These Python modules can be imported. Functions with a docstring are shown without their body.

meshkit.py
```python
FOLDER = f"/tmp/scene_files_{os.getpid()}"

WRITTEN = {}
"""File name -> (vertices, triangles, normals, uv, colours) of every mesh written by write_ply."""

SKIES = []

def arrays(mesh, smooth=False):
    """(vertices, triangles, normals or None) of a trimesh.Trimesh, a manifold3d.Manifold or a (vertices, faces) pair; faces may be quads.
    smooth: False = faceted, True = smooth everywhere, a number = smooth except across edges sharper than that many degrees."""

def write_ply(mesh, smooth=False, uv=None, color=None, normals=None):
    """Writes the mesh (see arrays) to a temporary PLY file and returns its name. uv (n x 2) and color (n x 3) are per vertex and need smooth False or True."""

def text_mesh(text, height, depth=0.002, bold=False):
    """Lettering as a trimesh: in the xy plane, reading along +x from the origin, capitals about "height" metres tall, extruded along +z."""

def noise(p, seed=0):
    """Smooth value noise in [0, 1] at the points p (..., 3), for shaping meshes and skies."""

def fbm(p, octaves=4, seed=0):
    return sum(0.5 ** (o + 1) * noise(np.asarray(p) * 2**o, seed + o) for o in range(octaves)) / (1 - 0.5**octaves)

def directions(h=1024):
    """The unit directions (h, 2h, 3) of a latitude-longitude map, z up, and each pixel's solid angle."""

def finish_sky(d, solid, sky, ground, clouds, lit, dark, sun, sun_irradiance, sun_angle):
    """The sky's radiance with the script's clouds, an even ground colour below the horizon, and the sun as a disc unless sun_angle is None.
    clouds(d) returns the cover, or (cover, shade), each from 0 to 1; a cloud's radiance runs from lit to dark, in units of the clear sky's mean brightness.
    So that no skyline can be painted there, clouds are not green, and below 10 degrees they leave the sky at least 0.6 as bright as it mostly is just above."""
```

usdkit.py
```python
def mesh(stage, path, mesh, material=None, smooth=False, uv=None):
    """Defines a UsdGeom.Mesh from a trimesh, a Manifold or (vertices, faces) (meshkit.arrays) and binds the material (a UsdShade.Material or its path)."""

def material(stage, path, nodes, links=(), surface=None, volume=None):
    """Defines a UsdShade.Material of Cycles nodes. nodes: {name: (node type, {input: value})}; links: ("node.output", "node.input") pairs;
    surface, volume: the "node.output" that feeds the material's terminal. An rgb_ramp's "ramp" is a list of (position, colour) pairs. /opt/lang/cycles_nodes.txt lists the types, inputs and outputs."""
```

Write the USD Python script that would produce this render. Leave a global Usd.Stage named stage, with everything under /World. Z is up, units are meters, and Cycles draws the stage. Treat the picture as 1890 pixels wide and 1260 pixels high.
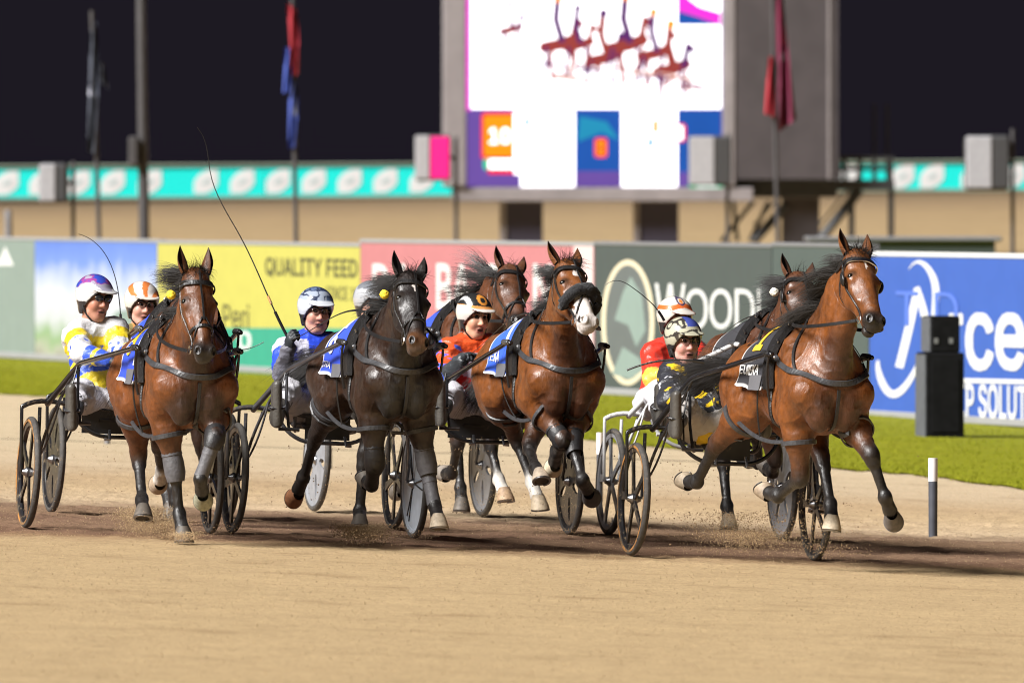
import math, random, os
import numpy as np, trimesh, usdkit, meshkit
from scipy.ndimage import map_coordinates
from pxr import Usd, UsdGeom, UsdLux, UsdShade, Sdf, Gf, Vt

# ------------------------------------------------------------------ stage, camera, sky, floodlight
stage = Usd.Stage.CreateInMemory()
UsdGeom.SetStageUpAxis(stage, 'Z'); UsdGeom.SetStageMetersPerUnit(stage, 1.0)
world = UsdGeom.Xform.Define(stage, '/World'); stage.SetDefaultPrim(world.GetPrim())
UsdGeom.Scope.Define(stage, '/World/Looks')
F, CX, HY, H = 21000.0, 945.0, 361.0, 2.3          # telephoto lens in pixels of the 1890 px photo, eye height
cam = UsdGeom.Camera.Define(stage, '/World/camera')
cam.CreateFocalLengthAttr(400.0); cam.CreateHorizontalApertureAttr(36.0)
cam.CreateVerticalApertureAttr(24.0); cam.CreateVerticalApertureOffsetAttr(-(630 - HY) / 1890 * 36.0)
cam.CreateFStopAttr(5.2); cam.CreateFocusDistanceAttr(73.6); cam.CreateClippingRangeAttr(Gf.Vec2f(1, 3000))
cam.CreateExposureAttr(0.98)
UsdGeom.Xformable(cam).AddTransformOp().Set(Gf.Matrix4d(1, 0, 0, 0, 0, 0, 1, 0, 0, -1, 0, 0, 0, 0, H, 1))
SUN_EL, SUN_AZ = math.radians(39), math.radians(-124)      # azimuth from +y towards +x : banks of floodlights behind the camera's left shoulder
sd = np.array([math.sin(SUN_AZ) * math.cos(SUN_EL), math.cos(SUN_AZ) * math.cos(SUN_EL), math.sin(SUN_EL)])
sun = UsdLux.DistantLight.Define(stage, '/World/floodlight')
sun.CreateNormalizeAttr(True); sun.CreateIntensityAttr(1.25); sun.CreateAngleAttr(28.0); sun.CreateColorAttr(Gf.Vec3f(1, .975, .95))
zq = sd / np.linalg.norm(sd); xq = np.cross([0, 0, 1], zq); xq /= np.linalg.norm(xq); yq = np.cross(zq, xq)
UsdGeom.Xformable(sun).AddTransformOp().Set(Gf.Matrix4d(*xq, 0, *yq, 0, *zq, 0, 0, 0, 0, 1))
skym = usdkit.material(stage, '/World/Looks/night_sky', {
    's': ('sky_texture', dict(sky_type='single_scattering', sun_disc=False, sun_elevation=SUN_EL, sun_rotation=SUN_AZ)),
    't': ('mix', dict(mix_type='mix', fac=.9, color2=(3.2, 2.6, 4.4))), 'b': ('background_shader', dict(strength=.0019))},
    [('s.color', 't.color1'), ('t.color', 'b.color')], surface='b.background')
dome = UsdLux.DomeLight.Define(stage, '/World/sky')
UsdShade.MaterialBindingAPI.Apply(dome.GetPrim()).Bind(skym)
dome.GetPrim().SetCustomDataByKey('kind', 'structure')

# ------------------------------------------------------------------ naming, things, parts
_used = {}
def numbered(parent, name):
    k = (parent, name); n = _used.get(k, 0); _used[k] = n + 1
    return f'{parent}/{name}' if n == 0 else f'{parent}/{name}_{n:03d}'
def tag(p, label=None, cat=None, group=None, kind=None):
    p = p.GetPrim() if hasattr(p, 'GetPrim') else p
    for k, v in (('label', label), ('category', cat), ('group', group), ('kind', kind)):
        if v: p.SetCustomDataByKey(k, v)
    return p
def mat4(R, t):   # columns of R are local axes in the world
    return Gf.Matrix4d(*[float(x) for x in (*R[:, 0], 0, *R[:, 1], 0, *R[:, 2], 0, *t, 1)])
def thing(name, label, cat, R=np.eye(3), t=(0, 0, 0), group=None, kind=None):
    path = numbered('/World', name); x = UsdGeom.Xform.Define(stage, path)
    x.AddTransformOp().Set(mat4(np.asarray(R, float), t)); tag(x, label, cat, group, kind)
    return path
def put(parent, name, mesh, mat, smooth=False, normals=None, tint=None, label=None):
    v, f, n = meshkit.arrays(mesh, smooth)
    if normals is not None: n = normals
    path = numbered(parent, name)
    m = UsdGeom.Mesh.Define(stage, path)
    m.CreatePointsAttr(Vt.Vec3fArray.FromNumpy(np.ascontiguousarray(v, np.float32)))
    m.CreateFaceVertexCountsAttr(Vt.IntArray.FromNumpy(np.full(len(f), 3, np.int32)))
    m.CreateFaceVertexIndicesAttr(Vt.IntArray.FromNumpy(np.ascontiguousarray(f, np.int32).ravel()))
    m.CreateSubdivisionSchemeAttr('none')
    if n is not None:
        m.CreateNormalsAttr(Vt.Vec3fArray.FromNumpy(np.ascontiguousarray(n, np.float32))); m.SetNormalsInterpolation('vertex')
    if tint is not None:
        UsdGeom.PrimvarsAPI(m).CreatePrimvar('tint', Sdf.ValueTypeNames.Color3fArray, 'vertex').Set(Vt.Vec3fArray.FromNumpy(np.ascontiguousarray(tint, np.float32)))
    UsdShade.MaterialBindingAPI.Apply(m.GetPrim()).Bind(MAT[mat] if isinstance(mat, str) else mat)
    if label: tag(m, label)
    return path
def top(name, mesh, mat, label, cat, group=None, kind=None, **kw):
    p = put('/World', name, mesh, mat, **kw); tag(stage.GetPrimAtPath(p), label, cat, group, kind); return p

# ------------------------------------------------------------------ materials
MAT = {}
def M(name, color, rough=.5, metal=0., var=.12, scale=12., bump=0., bscale=60., coat=0., spec=.5, sheen=0., emit=0., dirt=None):
    """Plain procedural material: base colour broken up by noise, optional fine bump, optional dirt colour in patches."""
    nodes = {'g': ('texture_coordinate', {}), 'n': ('noise_texture', dict(scale=scale, detail=5)), 'r': ('rgb_ramp', dict(ramp=[(.25, tuple(c * (1 - var) for c in color)), (.75, tuple(min(1, c * (1 + var)) for c in color))])),
             'p': ('principled_bsdf', dict(roughness=rough, metallic=metal, coat_weight=coat, coat_roughness=.12, specular_ior_level=spec, sheen_weight=sheen))}
    links = [('g.object', 'n.vector'), ('n.fac', 'r.fac')]
    if dirt:
        nodes['n2'] = ('noise_texture', dict(scale=dirt[1], detail=6, roughness=.7)); nodes['r2'] = ('rgb_ramp', dict(ramp=[(dirt[2], (0, 0, 0)), (dirt[2] + .12, (1, 1, 1))]))
        nodes['x'] = ('mix', dict(color2=dirt[0])); links += [('g.object', 'n2.vector'), ('n2.fac', 'r2.fac'), ('r2.color', 'x.fac'), ('r.color', 'x.color1'), ('x.color', 'p.base_color')]
    else: links.append(('r.color', 'p.base_color'))
    if bump:
        nodes['n3'] = ('noise_texture', dict(scale=bscale, detail=4)); nodes['b'] = ('bump', dict(strength=bump, distance=.01))
        links += [('g.object', 'n3.vector'), ('n3.fac', 'b.height'), ('b.normal', 'p.normal')]
    if emit: nodes['p'][1].update(emission_color=color, emission_strength=emit)
    MAT[name] = usdkit.material(stage, '/World/Looks/' + name, nodes, links, surface='p.BSDF'); return name
def MT(name, rough=.5, var=.15, scale=10., bump=0., bscale=40., coat=0., sheen=0., spec=.5, dist=.01, stretch=(1, 1, 1), ror=None):
    """As M, its colour read from the mesh's own tint (coat markings and painted hollow shading, printed silks)."""
    nodes = {'a': ('attribute', dict(attribute='tint')), 'g': ('texture_coordinate', {}), 'n': ('noise_texture', dict(scale=scale, detail=6, roughness=.6)),
             'r': ('rgb_ramp', dict(ramp=[(.3, (1 - var,) * 3), (.7, (1 + var,) * 3)])), 'x': ('mix', dict(mix_type='multiply', fac=1.)),
             'p': ('principled_bsdf', dict(roughness=rough, coat_weight=coat, coat_roughness=.25, sheen_weight=sheen, sheen_roughness=.4, specular_ior_level=spec))}
    links = [('g.object', 'n.vector'), ('n.fac', 'r.fac'), ('a.color', 'x.color1'), ('r.color', 'x.color2'), ('x.color', 'p.base_color')]
    if bump:
        nodes['m'] = ('mapping', dict(scale=stretch)); nodes['n3'] = ('noise_texture', dict(scale=bscale, detail=4, roughness=.6)); nodes['b'] = ('bump', dict(strength=bump, distance=dist))
        links += [('g.object', 'm.vector'), ('m.vector', 'n3.vector'), ('n3.fac', 'b.height'), ('b.normal', 'p.normal')]
    if ror:
        nodes['n4'] = ('noise_texture', dict(scale=ror[2], detail=5)); nodes['mr'] = ('map_range', dict(from_min=.35, from_max=.65, to_min=ror[0], to_max=ror[1], clamp=True))
        links += [('g.object', 'n4.vector'), ('n4.fac', 'mr.value'), ('mr.result', 'p.roughness')]
    MAT[name] = usdkit.material(stage, '/World/Looks/' + name, nodes, links, surface='p.BSDF'); return name
MT('coat', rough=.45, var=.34, scale=15, bump=.55, bscale=75, dist=.006, sheen=.03, spec=.5, stretch=(1, 1, .35), ror=(.29, .56, 24))
MT('skin', rough=.5, var=.08, bump=.1, bscale=90)
MT('silks', rough=.42, var=.05, bump=.55, bscale=16, dist=.02, sheen=.1)
MT('cloth_print', rough=.6, var=.06, bump=.2, bscale=30)
MT('hoof_horn', rough=.6, var=.3, scale=40)
M('hair', (.012, .010, .009), .5, var=.6, scale=30)
M('leather', (.014, .013, .013), .38, var=.4, bump=.3, bscale=90)
M('strap_grey', (.04, .04, .043), .42, var=.3, scale=30, bump=.2)
M('boot_grey', (.085, .083, .09), .55, var=.25, scale=30, bump=.3, bscale=60)
M('boot_black', (.016, .015, .016), .5, var=.4, scale=30, bump=.3, bscale=60)
M('chrome', (.6, .6, .62), .22, metal=1.)
M('steel', (.3, .3, .31), .35, metal=1.)
M('eye', (.006, .005, .004), .16)
M('sheepskin', (.008, .008, .010), .85, var=.6, scale=60, bump=1., bscale=70, sheen=.2)
M('yellow_foam', (.75, .55, .03), .7, var=.2, scale=40, bump=.8, bscale=60)
M('white_foam', (.75, .72, .6), .7, var=.2, scale=40, bump=.8, bscale=60)
M('frame_black', (.012, .012, .013), .22, var=.3, coat=.4, dirt=((.16, .12, .08), 14, .62))
M('frame_grey', (.05, .05, .056), .26, var=.3, coat=.3, dirt=((.16, .12, .08), 14, .6))
M('frame_white', (.6, .6, .6), .3, var=.1, coat=.3, dirt=((.25, .2, .14), 14, .62))
M('tyre', (.055, .050, .045), .75, var=.35, scale=30, bump=.3, dirt=((.15, .115, .08), 26, .58))
M('tyre_gum', (.42, .19, .05), .6, var=.2, dirt=((.12, .085, .05), 9, .44))
M('rim_black', (.016, .016, .018), .25, var=.4, dirt=((.2, .15, .09), 20, .55))
M('rim_grey', (.22, .23, .25), .4, var=.2, dirt=((.2, .15, .09), 20, .62))
M('disc_silver', (.33, .37, .42), .42, var=.12, dirt=((.25, .22, .18), 22, .66))
M('seat_vinyl', (.015, .015, .017), .5, var=.4, dirt=((.1, .08, .05), 12, .6))
M('lens', (.02, .02, .022), .05, coat=1.)
M('clear_lens', (.5, .42, .38), .05, coat=1., spec=.8)

# ------------------------------------------------------------------ pixels and points
def slope(Y): return .038 * float(np.clip((135 - Y) / 40, 0, 1))
def gz(X, Y): return -slope(Y) * X
def world_at(px, py, Y): return np.array([(px - CX) / F * Y, Y, H - (py - HY) / F * Y])
def ground_at(px, py):
    lo, hi = 40., 400.
    for _ in range(60):
        m = .5 * (lo + hi); w = world_at(px, py, m)
        if w[2] > gz(w[0], m): lo = m
        else: hi = m
    return world_at(px, py, m)
class Frame:
    """x ahead, y to its left, z up; the axes follow the track's cross fall."""
    def __init__(s, O, yaw, k=.038):
        a = math.radians(yaw); s.O = np.array(O, float)
        f = np.array([math.sin(a), -math.cos(a), -k * math.sin(a)]); f /= np.linalg.norm(f)
        l = np.array([math.cos(a), math.sin(a), -k * math.cos(a)]); l /= np.linalg.norm(l)
        u = np.cross(f, l); s.R = np.stack([f, l, u], 1)
    def inv(s, p): return s.R.T @ (np.asarray(p) - s.O)
    def fwd(s, p): return s.R @ np.asarray(p) + s.O
    def ray(s, px, py):
        c = s.inv([0, 0, H]); d = s.inv(world_at(px, py, 1.)) - c
        return c, d / np.linalg.norm(d)
    def at(s, px, py, x):
        c, d = s.ray(px, py); return c + d * (x - c[0]) / d[0]
    def reach(s, parent, L, px, py, sign):
        """The point at distance L from parent that is seen at the pixel; sign +1 the nearer one."""
        c, d = s.ray(px, py); q = c + d * np.dot(parent - c, d); h2 = L * L - np.dot(q - parent, q - parent)
        if h2 <= 0: return parent + (q - parent) * L / np.linalg.norm(q - parent)
        return q - sign * d * math.sqrt(h2)
def unit(v): v = np.asarray(v, float); return v / max(np.linalg.norm(v), 1e-12)
def lerp(a, b, t): return np.asarray(a, float) * (1 - t) + np.asarray(b, float) * t

# ------------------------------------------------------------------ organic surfaces: smooth unions of cones and ellipsoids, meshed by surface nets
class Field:
    def __init__(s): s.prims = []
    def cone(s, a, b, r1, r2, col='b', k=.04, w=None, q=1., op='+'):
        s.prims.append(('c', np.array(a, float), np.array(b, float), r1, r2, None if w is None else unit(w), q, k, col, op))
    def ell(s, c, r, R=None, col='b', k=.04, op='+'):
        s.prims.append(('e', np.array(c, float), np.array(r, float), None if R is None else np.asarray(R, float), None, None, None, k, col, op))
    def dist(s, pr, P):
        if pr[0] == 'c':
            _, a, b, r1, r2, w, q, *_ = pr
            d = P - a
            if w is not None and q != 1.: d = d + ((1 / q - 1) * (d @ w))[..., None] * w
            ba = b - a
            if w is not None and q != 1.: ba = ba + (1 / q - 1) * (ba @ w) * w
            t = np.clip((d @ ba) / max(ba @ ba, 1e-12), 0, 1)
            e = d - t[..., None] * ba
            return (np.sqrt((e * e).sum(-1)) - (r1 + (r2 - r1) * t)) * (q ** .5)
        _, c, r, R, *_ = pr
        d = P - c
        if R is not None: d = d @ R.T
        k0 = np.sqrt(((d / r) ** 2).sum(-1)); k1 = np.sqrt(((d / r ** 2) ** 2).sum(-1))
        return k0 * (k0 - 1) / np.maximum(k1, 1e-9)
    def bounds(s, pr):
        if pr[0] == 'c': m = max(pr[3], pr[4]); return np.minimum(pr[1], pr[2]) - m, np.maximum(pr[1], pr[2]) + m
        m = pr[2] if pr[3] is None else np.full(3, pr[2].max()); return pr[1] - m, pr[1] + m
    def bake(s, res, lo=None, hi=None):
        B = [s.bounds(p) for p in s.prims if p[9] == '+']
        lo = np.min([b[0] for b in B], 0) - .03 if lo is None else np.asarray(lo, float); hi = np.max([b[1] for b in B], 0) + .03 if hi is None else np.asarray(hi, float)
        n = np.ceil((hi - lo) / res).astype(int) + 1
        ax = [(lo[i] + res * np.arange(n[i])).astype(np.float32) for i in range(3)]
        G = np.full(n, .25, np.float32)
        for pr in s.prims:
            a, b = s.bounds(pr); k = pr[7]; pad = k + 4 * res
            i0 = np.clip(np.floor((a - pad - lo) / res).astype(int), 0, n); i1 = np.clip(np.ceil((b + pad - lo) / res).astype(int) + 1, 0, n)
            if (i1 <= i0).any(): continue
            sl = tuple(slice(p, q) for p, q in zip(i0, i1))
            P = np.stack(np.meshgrid(*[ax[i][sl[i]] for i in range(3)], indexing='ij'), -1)
            d = s.dist(pr, P).astype(np.float32); g = G[sl]
            if pr[9] == '+': h = np.maximum(k - np.abs(g - d), 0) / k; G[sl] = np.minimum(g, d) - h * h * k * .25
            else: h = np.maximum(k - np.abs(g + d), 0) / k; G[sl] = np.maximum(g, -d) + h * h * k * .25
        return Baked(G, lo, res)
    def paint(s, V, colors, soft=.012):
        W = np.zeros(len(V)); C = np.zeros((len(V), 3)); D = np.full(len(V), 9.)
        ds = [(pr, s.dist(pr, V)) for pr in s.prims if pr[9] == '+']
        for pr, d in ds: D = np.minimum(D, d)
        for pr, d in ds:
            w = np.exp(-np.minimum((d - D) / soft, 60)); W += w; C += w[:, None] * np.asarray(colors[pr[8]])
        C /= W[:, None]
        for pr in s.prims:
            if pr[9] == '-':
                w = np.clip(1 - (s.dist(pr, V) - .002) / .006, 0, 1)[:, None]; C = C * (1 - w) + w * np.asarray(colors.get(pr[8], (.01, .008, .008)))
        return C
class Baked:
    def __init__(s, G, lo, res): s.G, s.lo, s.res = G, lo, res
    def __call__(s, P):
        P = np.asarray(P, float); return map_coordinates(s.G, ((P - s.lo) / s.res).reshape(-1, 3).T, order=1, mode='nearest').reshape(P.shape[:-1])
    def grad(s, P):
        P = np.asarray(P, float); h = s.res; g = np.stack([s(P + e) - s(P - e) for e in np.eye(3) * h], -1)
        return g / np.maximum(np.linalg.norm(g, axis=-1, keepdims=True), 1e-9)
    def onto(s, P, off=0., it=6):
        P = np.array(P, float)
        for _ in range(it): P = P - (s(P) - off)[..., None] * s.grad(P)
        return P
    def mesh(s, clip=None):
        G, lo, res = s.G, s.lo, s.res
        if clip is not None:   # (point, normal): keep the side the normal points away from
            ax = [lo[i] + res * np.arange(G.shape[i]) for i in range(3)]; p, n = clip
            pl = ((ax[0] - p[0]) * n[0])[:, None, None] + ((ax[1] - p[1]) * n[1])[None, :, None] + ((ax[2] - p[2]) * n[2])[None, None, :]
            G = np.maximum(G, pl.astype(np.float32))
        G = np.pad(G[1:-1, 1:-1, 1:-1], 1, constant_values=.2); inside = G < 0
        c = np.zeros(tuple(np.array(G.shape) - 1), np.int8); corners = [(i, j, k) for i in (0, 1) for j in (0, 1) for k in (0, 1)]; sh = c.shape
        for i, j, k in corners: c += inside[i:i + sh[0], j:j + sh[1], k:k + sh[2]]
        idx = np.argwhere((c > 0) & (c < 8)); vals = np.stack([G[idx[:, 0] + i, idx[:, 1] + j, idx[:, 2] + k] for i, j, k in corners], 1)
        acc = np.zeros((len(idx), 3)); cnt = np.zeros(len(idx)); cs = np.array(corners, float)
        for a in range(8):
            for b in range(a + 1, 8):
                if np.abs(cs[a] - cs[b]).sum() != 1: continue
                va, vb = vals[:, a], vals[:, b]; m = (va < 0) != (vb < 0); t = np.where(m, va / np.where(m, va - vb, 1), 0)
                acc += m[:, None] * (cs[a] + t[:, None] * (cs[b] - cs[a])); cnt += m
        V = lo + res * (idx + acc / cnt[:, None])
        num = np.full(sh, -1, np.int64); num[tuple(idx.T)] = np.arange(len(idx)); faces = []
        for ax in range(3):
            o = [i for i in range(3) if i != ax]; A = inside.take(range(sh[ax]), ax); Bq = inside.take(range(1, sh[ax] + 1), ax)
            e = np.argwhere(A != Bq); e = e[(e[:, o[0]] > 0) & (e[:, o[1]] > 0) & (e[:, o[0]] < sh[o[0]]) & (e[:, o[1]] < sh[o[1]])]
            fl = A[tuple(e.T)]
            def g(d0, d1): q = e.copy(); q[:, o[0]] -= d0; q[:, o[1]] -= d1; return num[tuple(q.T)]
            Q = np.stack([g(1, 1), g(0, 1), g(0, 0), g(1, 0)], 1)
            if ax == 1: fl = ~fl
            Q[~fl] = Q[~fl][:, ::-1]; faces.append(Q)
        Q = np.concatenate(faces); T = np.concatenate([Q[:, [0, 1, 2]], Q[:, [0, 2, 3]]])
        return V, T, s.grad(V)
def blob(fields, res, colors, soft=.012):
    b = fields.bake(res); V, T, N = b.mesh(); return (V, T), N, fields.paint(V, colors, soft), b

# ------------------------------------------------------------------ small mesh builders
def join(ms):
    ms = [meshkit.arrays(m)[:2] for m in ms]; o = np.cumsum([0] + [len(m[0]) for m in ms[:-1]])
    return np.concatenate([m[0] for m in ms]), np.concatenate([m[1] + k for m, k in zip(ms, o)])
def tube(pts, r, n=8, cap=True):
    P = np.asarray(pts, float); R = np.broadcast_to(np.asarray(r, float), len(P)); T = np.gradient(P, axis=0); T /= np.maximum(np.linalg.norm(T, axis=1, keepdims=True), 1e-9)
    a = np.array([0, 0, 1.]) if abs(T[0][2]) < .9 else np.array([1., 0, 0]); u = unit(np.cross(T[0], a)); V = []
    th = np.arange(n) * 2 * np.pi / n
    for i in range(len(P)):
        u = unit(u - T[i] * (u @ T[i])); w = np.cross(T[i], u); V.append(P[i] + R[i] * (np.cos(th)[:, None] * u + np.sin(th)[:, None] * w))
    V = np.concatenate(V); f = []
    for i in range(len(P) - 1):
        for j in range(n): a, b = i * n + j, i * n + (j + 1) % n; f += [(a, b, b + n), (a, b + n, a + n)]
    if cap:
        V = np.vstack([V, P[0], P[-1]]); m = len(V)
        for j in range(n): f.append((m - 2, (j + 1) % n, j)); f.append((m - 1, (len(P) - 1) * n + j, (len(P) - 1) * n + (j + 1) % n))
    return V, np.array(f)
def ribbon(P, N, w, t, closed=False):
    """A strap: a flat bar of width w and thickness t along P, lying with its back along the normals N."""
    P = np.asarray(P, float); N = np.asarray(N, float); N = N / np.linalg.norm(N, axis=1, keepdims=True)
    T = (np.roll(P, -1, 0) - np.roll(P, 1, 0)) if closed else np.gradient(P, axis=0); T /= np.maximum(np.linalg.norm(T, axis=1, keepdims=True), 1e-9)
    B = np.cross(T, N); B /= np.maximum(np.linalg.norm(B, axis=1, keepdims=True), 1e-9); n = len(P)
    w = np.broadcast_to(np.asarray(w, float), n)[:, None] / 2
    V = np.concatenate([P + B * w, P + B * w * .8 + N * t, P - B * w * .8 + N * t, P - B * w]); f = []
    for i in range(n if closed else n - 1):
        j = (i + 1) % n
        for a in range(4): b = (a + 1) % 4; f += [(a * n + i, a * n + j, b * n + j), (a * n + i, b * n + j, b * n + i)]
    if not closed: f += [(0, n, 2 * n), (0, 2 * n, 3 * n), (n - 1, 3 * n - 1, 2 * n - 1), (n - 1, 4 * n - 1, 3 * n - 1)]
    return V, np.array(f)
def spline(pts, n):
    from scipy.interpolate import CubicSpline
    P = np.asarray(pts, float)
    if len(P) < 3: return np.linspace(P[0], P[-1], n)
    s = np.r_[0, np.cumsum(np.linalg.norm(np.diff(P, axis=0), axis=1))]; return CubicSpline(s, P)(np.linspace(0, s[-1], n))
def box(a, b, bevel=0.):
    a, b = np.minimum(a, b).astype(float), np.maximum(a, b).astype(float)
    if not bevel: m = trimesh.creation.box(b - a); m.apply_translation((a + b) / 2); return np.array(m.vertices), np.array(m.faces)
    pts = []
    for i in range(3):
        d = np.full(3, bevel); d[i] = 0
        pts += [[(a + d)[0] if s & 1 else (b - d)[0], (a + d)[1] if s & 2 else (b - d)[1], (a + d)[2] if s & 4 else (b - d)[2]] for s in range(8)]
    h = trimesh.convex.convex_hull(np.array(pts)); return np.array(h.vertices), np.array(h.faces)
def lathe(profile, n=32, axis='z'):
    """Closed ring or capped profile [(r, h)] turned about an axis."""
    p = np.asarray(profile, float); th = np.arange(n) * 2 * np.pi / n; V = np.concatenate([np.stack([r * np.cos(th), r * np.sin(th), np.full(n, h)], 1) for r, h in p]); f = []
    for i in range(len(p) - 1):
        for j in range(n): a, b = i * n + j, i * n + (j + 1) % n; f += [(a, b, b + n), (a, b + n, a + n)]
    if axis == 'y': V = V[:, [0, 2, 1]] * [1, 1, -1]
    return V, np.array(f)
def ball(c, r, sub=2):
    m = trimesh.creation.icosphere(sub, 1.); return np.array(m.vertices) * r + c, np.array(m.faces)
def strands(roots, dirs, lens, rng, wind, gravity=.4, width=.004, seg=6, curl=.1, flow=1.):
    """Tapered hair strands as thin three-sided tubes in one mesh."""
    V, Fc, o = [], [], 0
    for p, d, L in zip(roots, dirs, lens):
        P = [np.array(p, float)]; d = unit(d); k = rng.normal(0, curl, 3)
        for i in range(seg):
            t = (i + 1) / seg; d = unit(d + (wind * flow + np.array([0, 0, -gravity]) * t + k * t + rng.normal(0, curl * .5, 3)) / seg * 1.6); P.append(P[-1] + d * L / seg)
        v, f = tube(P, width * np.linspace(1, .15, seg + 1) * .5, 3, False); V.append(v); Fc.append(f + o); o += len(v)
    return np.concatenate(V), np.concatenate(Fc)
from shapely.geometry import Polygon, Point
from shapely import affinity
def child_xform(parent, name, R=np.eye(3), t=(0, 0, 0)):
    p = numbered(parent, name); x = UsdGeom.Xform.Define(stage, p); x.AddTransformOp().Set(mat4(np.asarray(R, float), t)); return p
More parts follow.
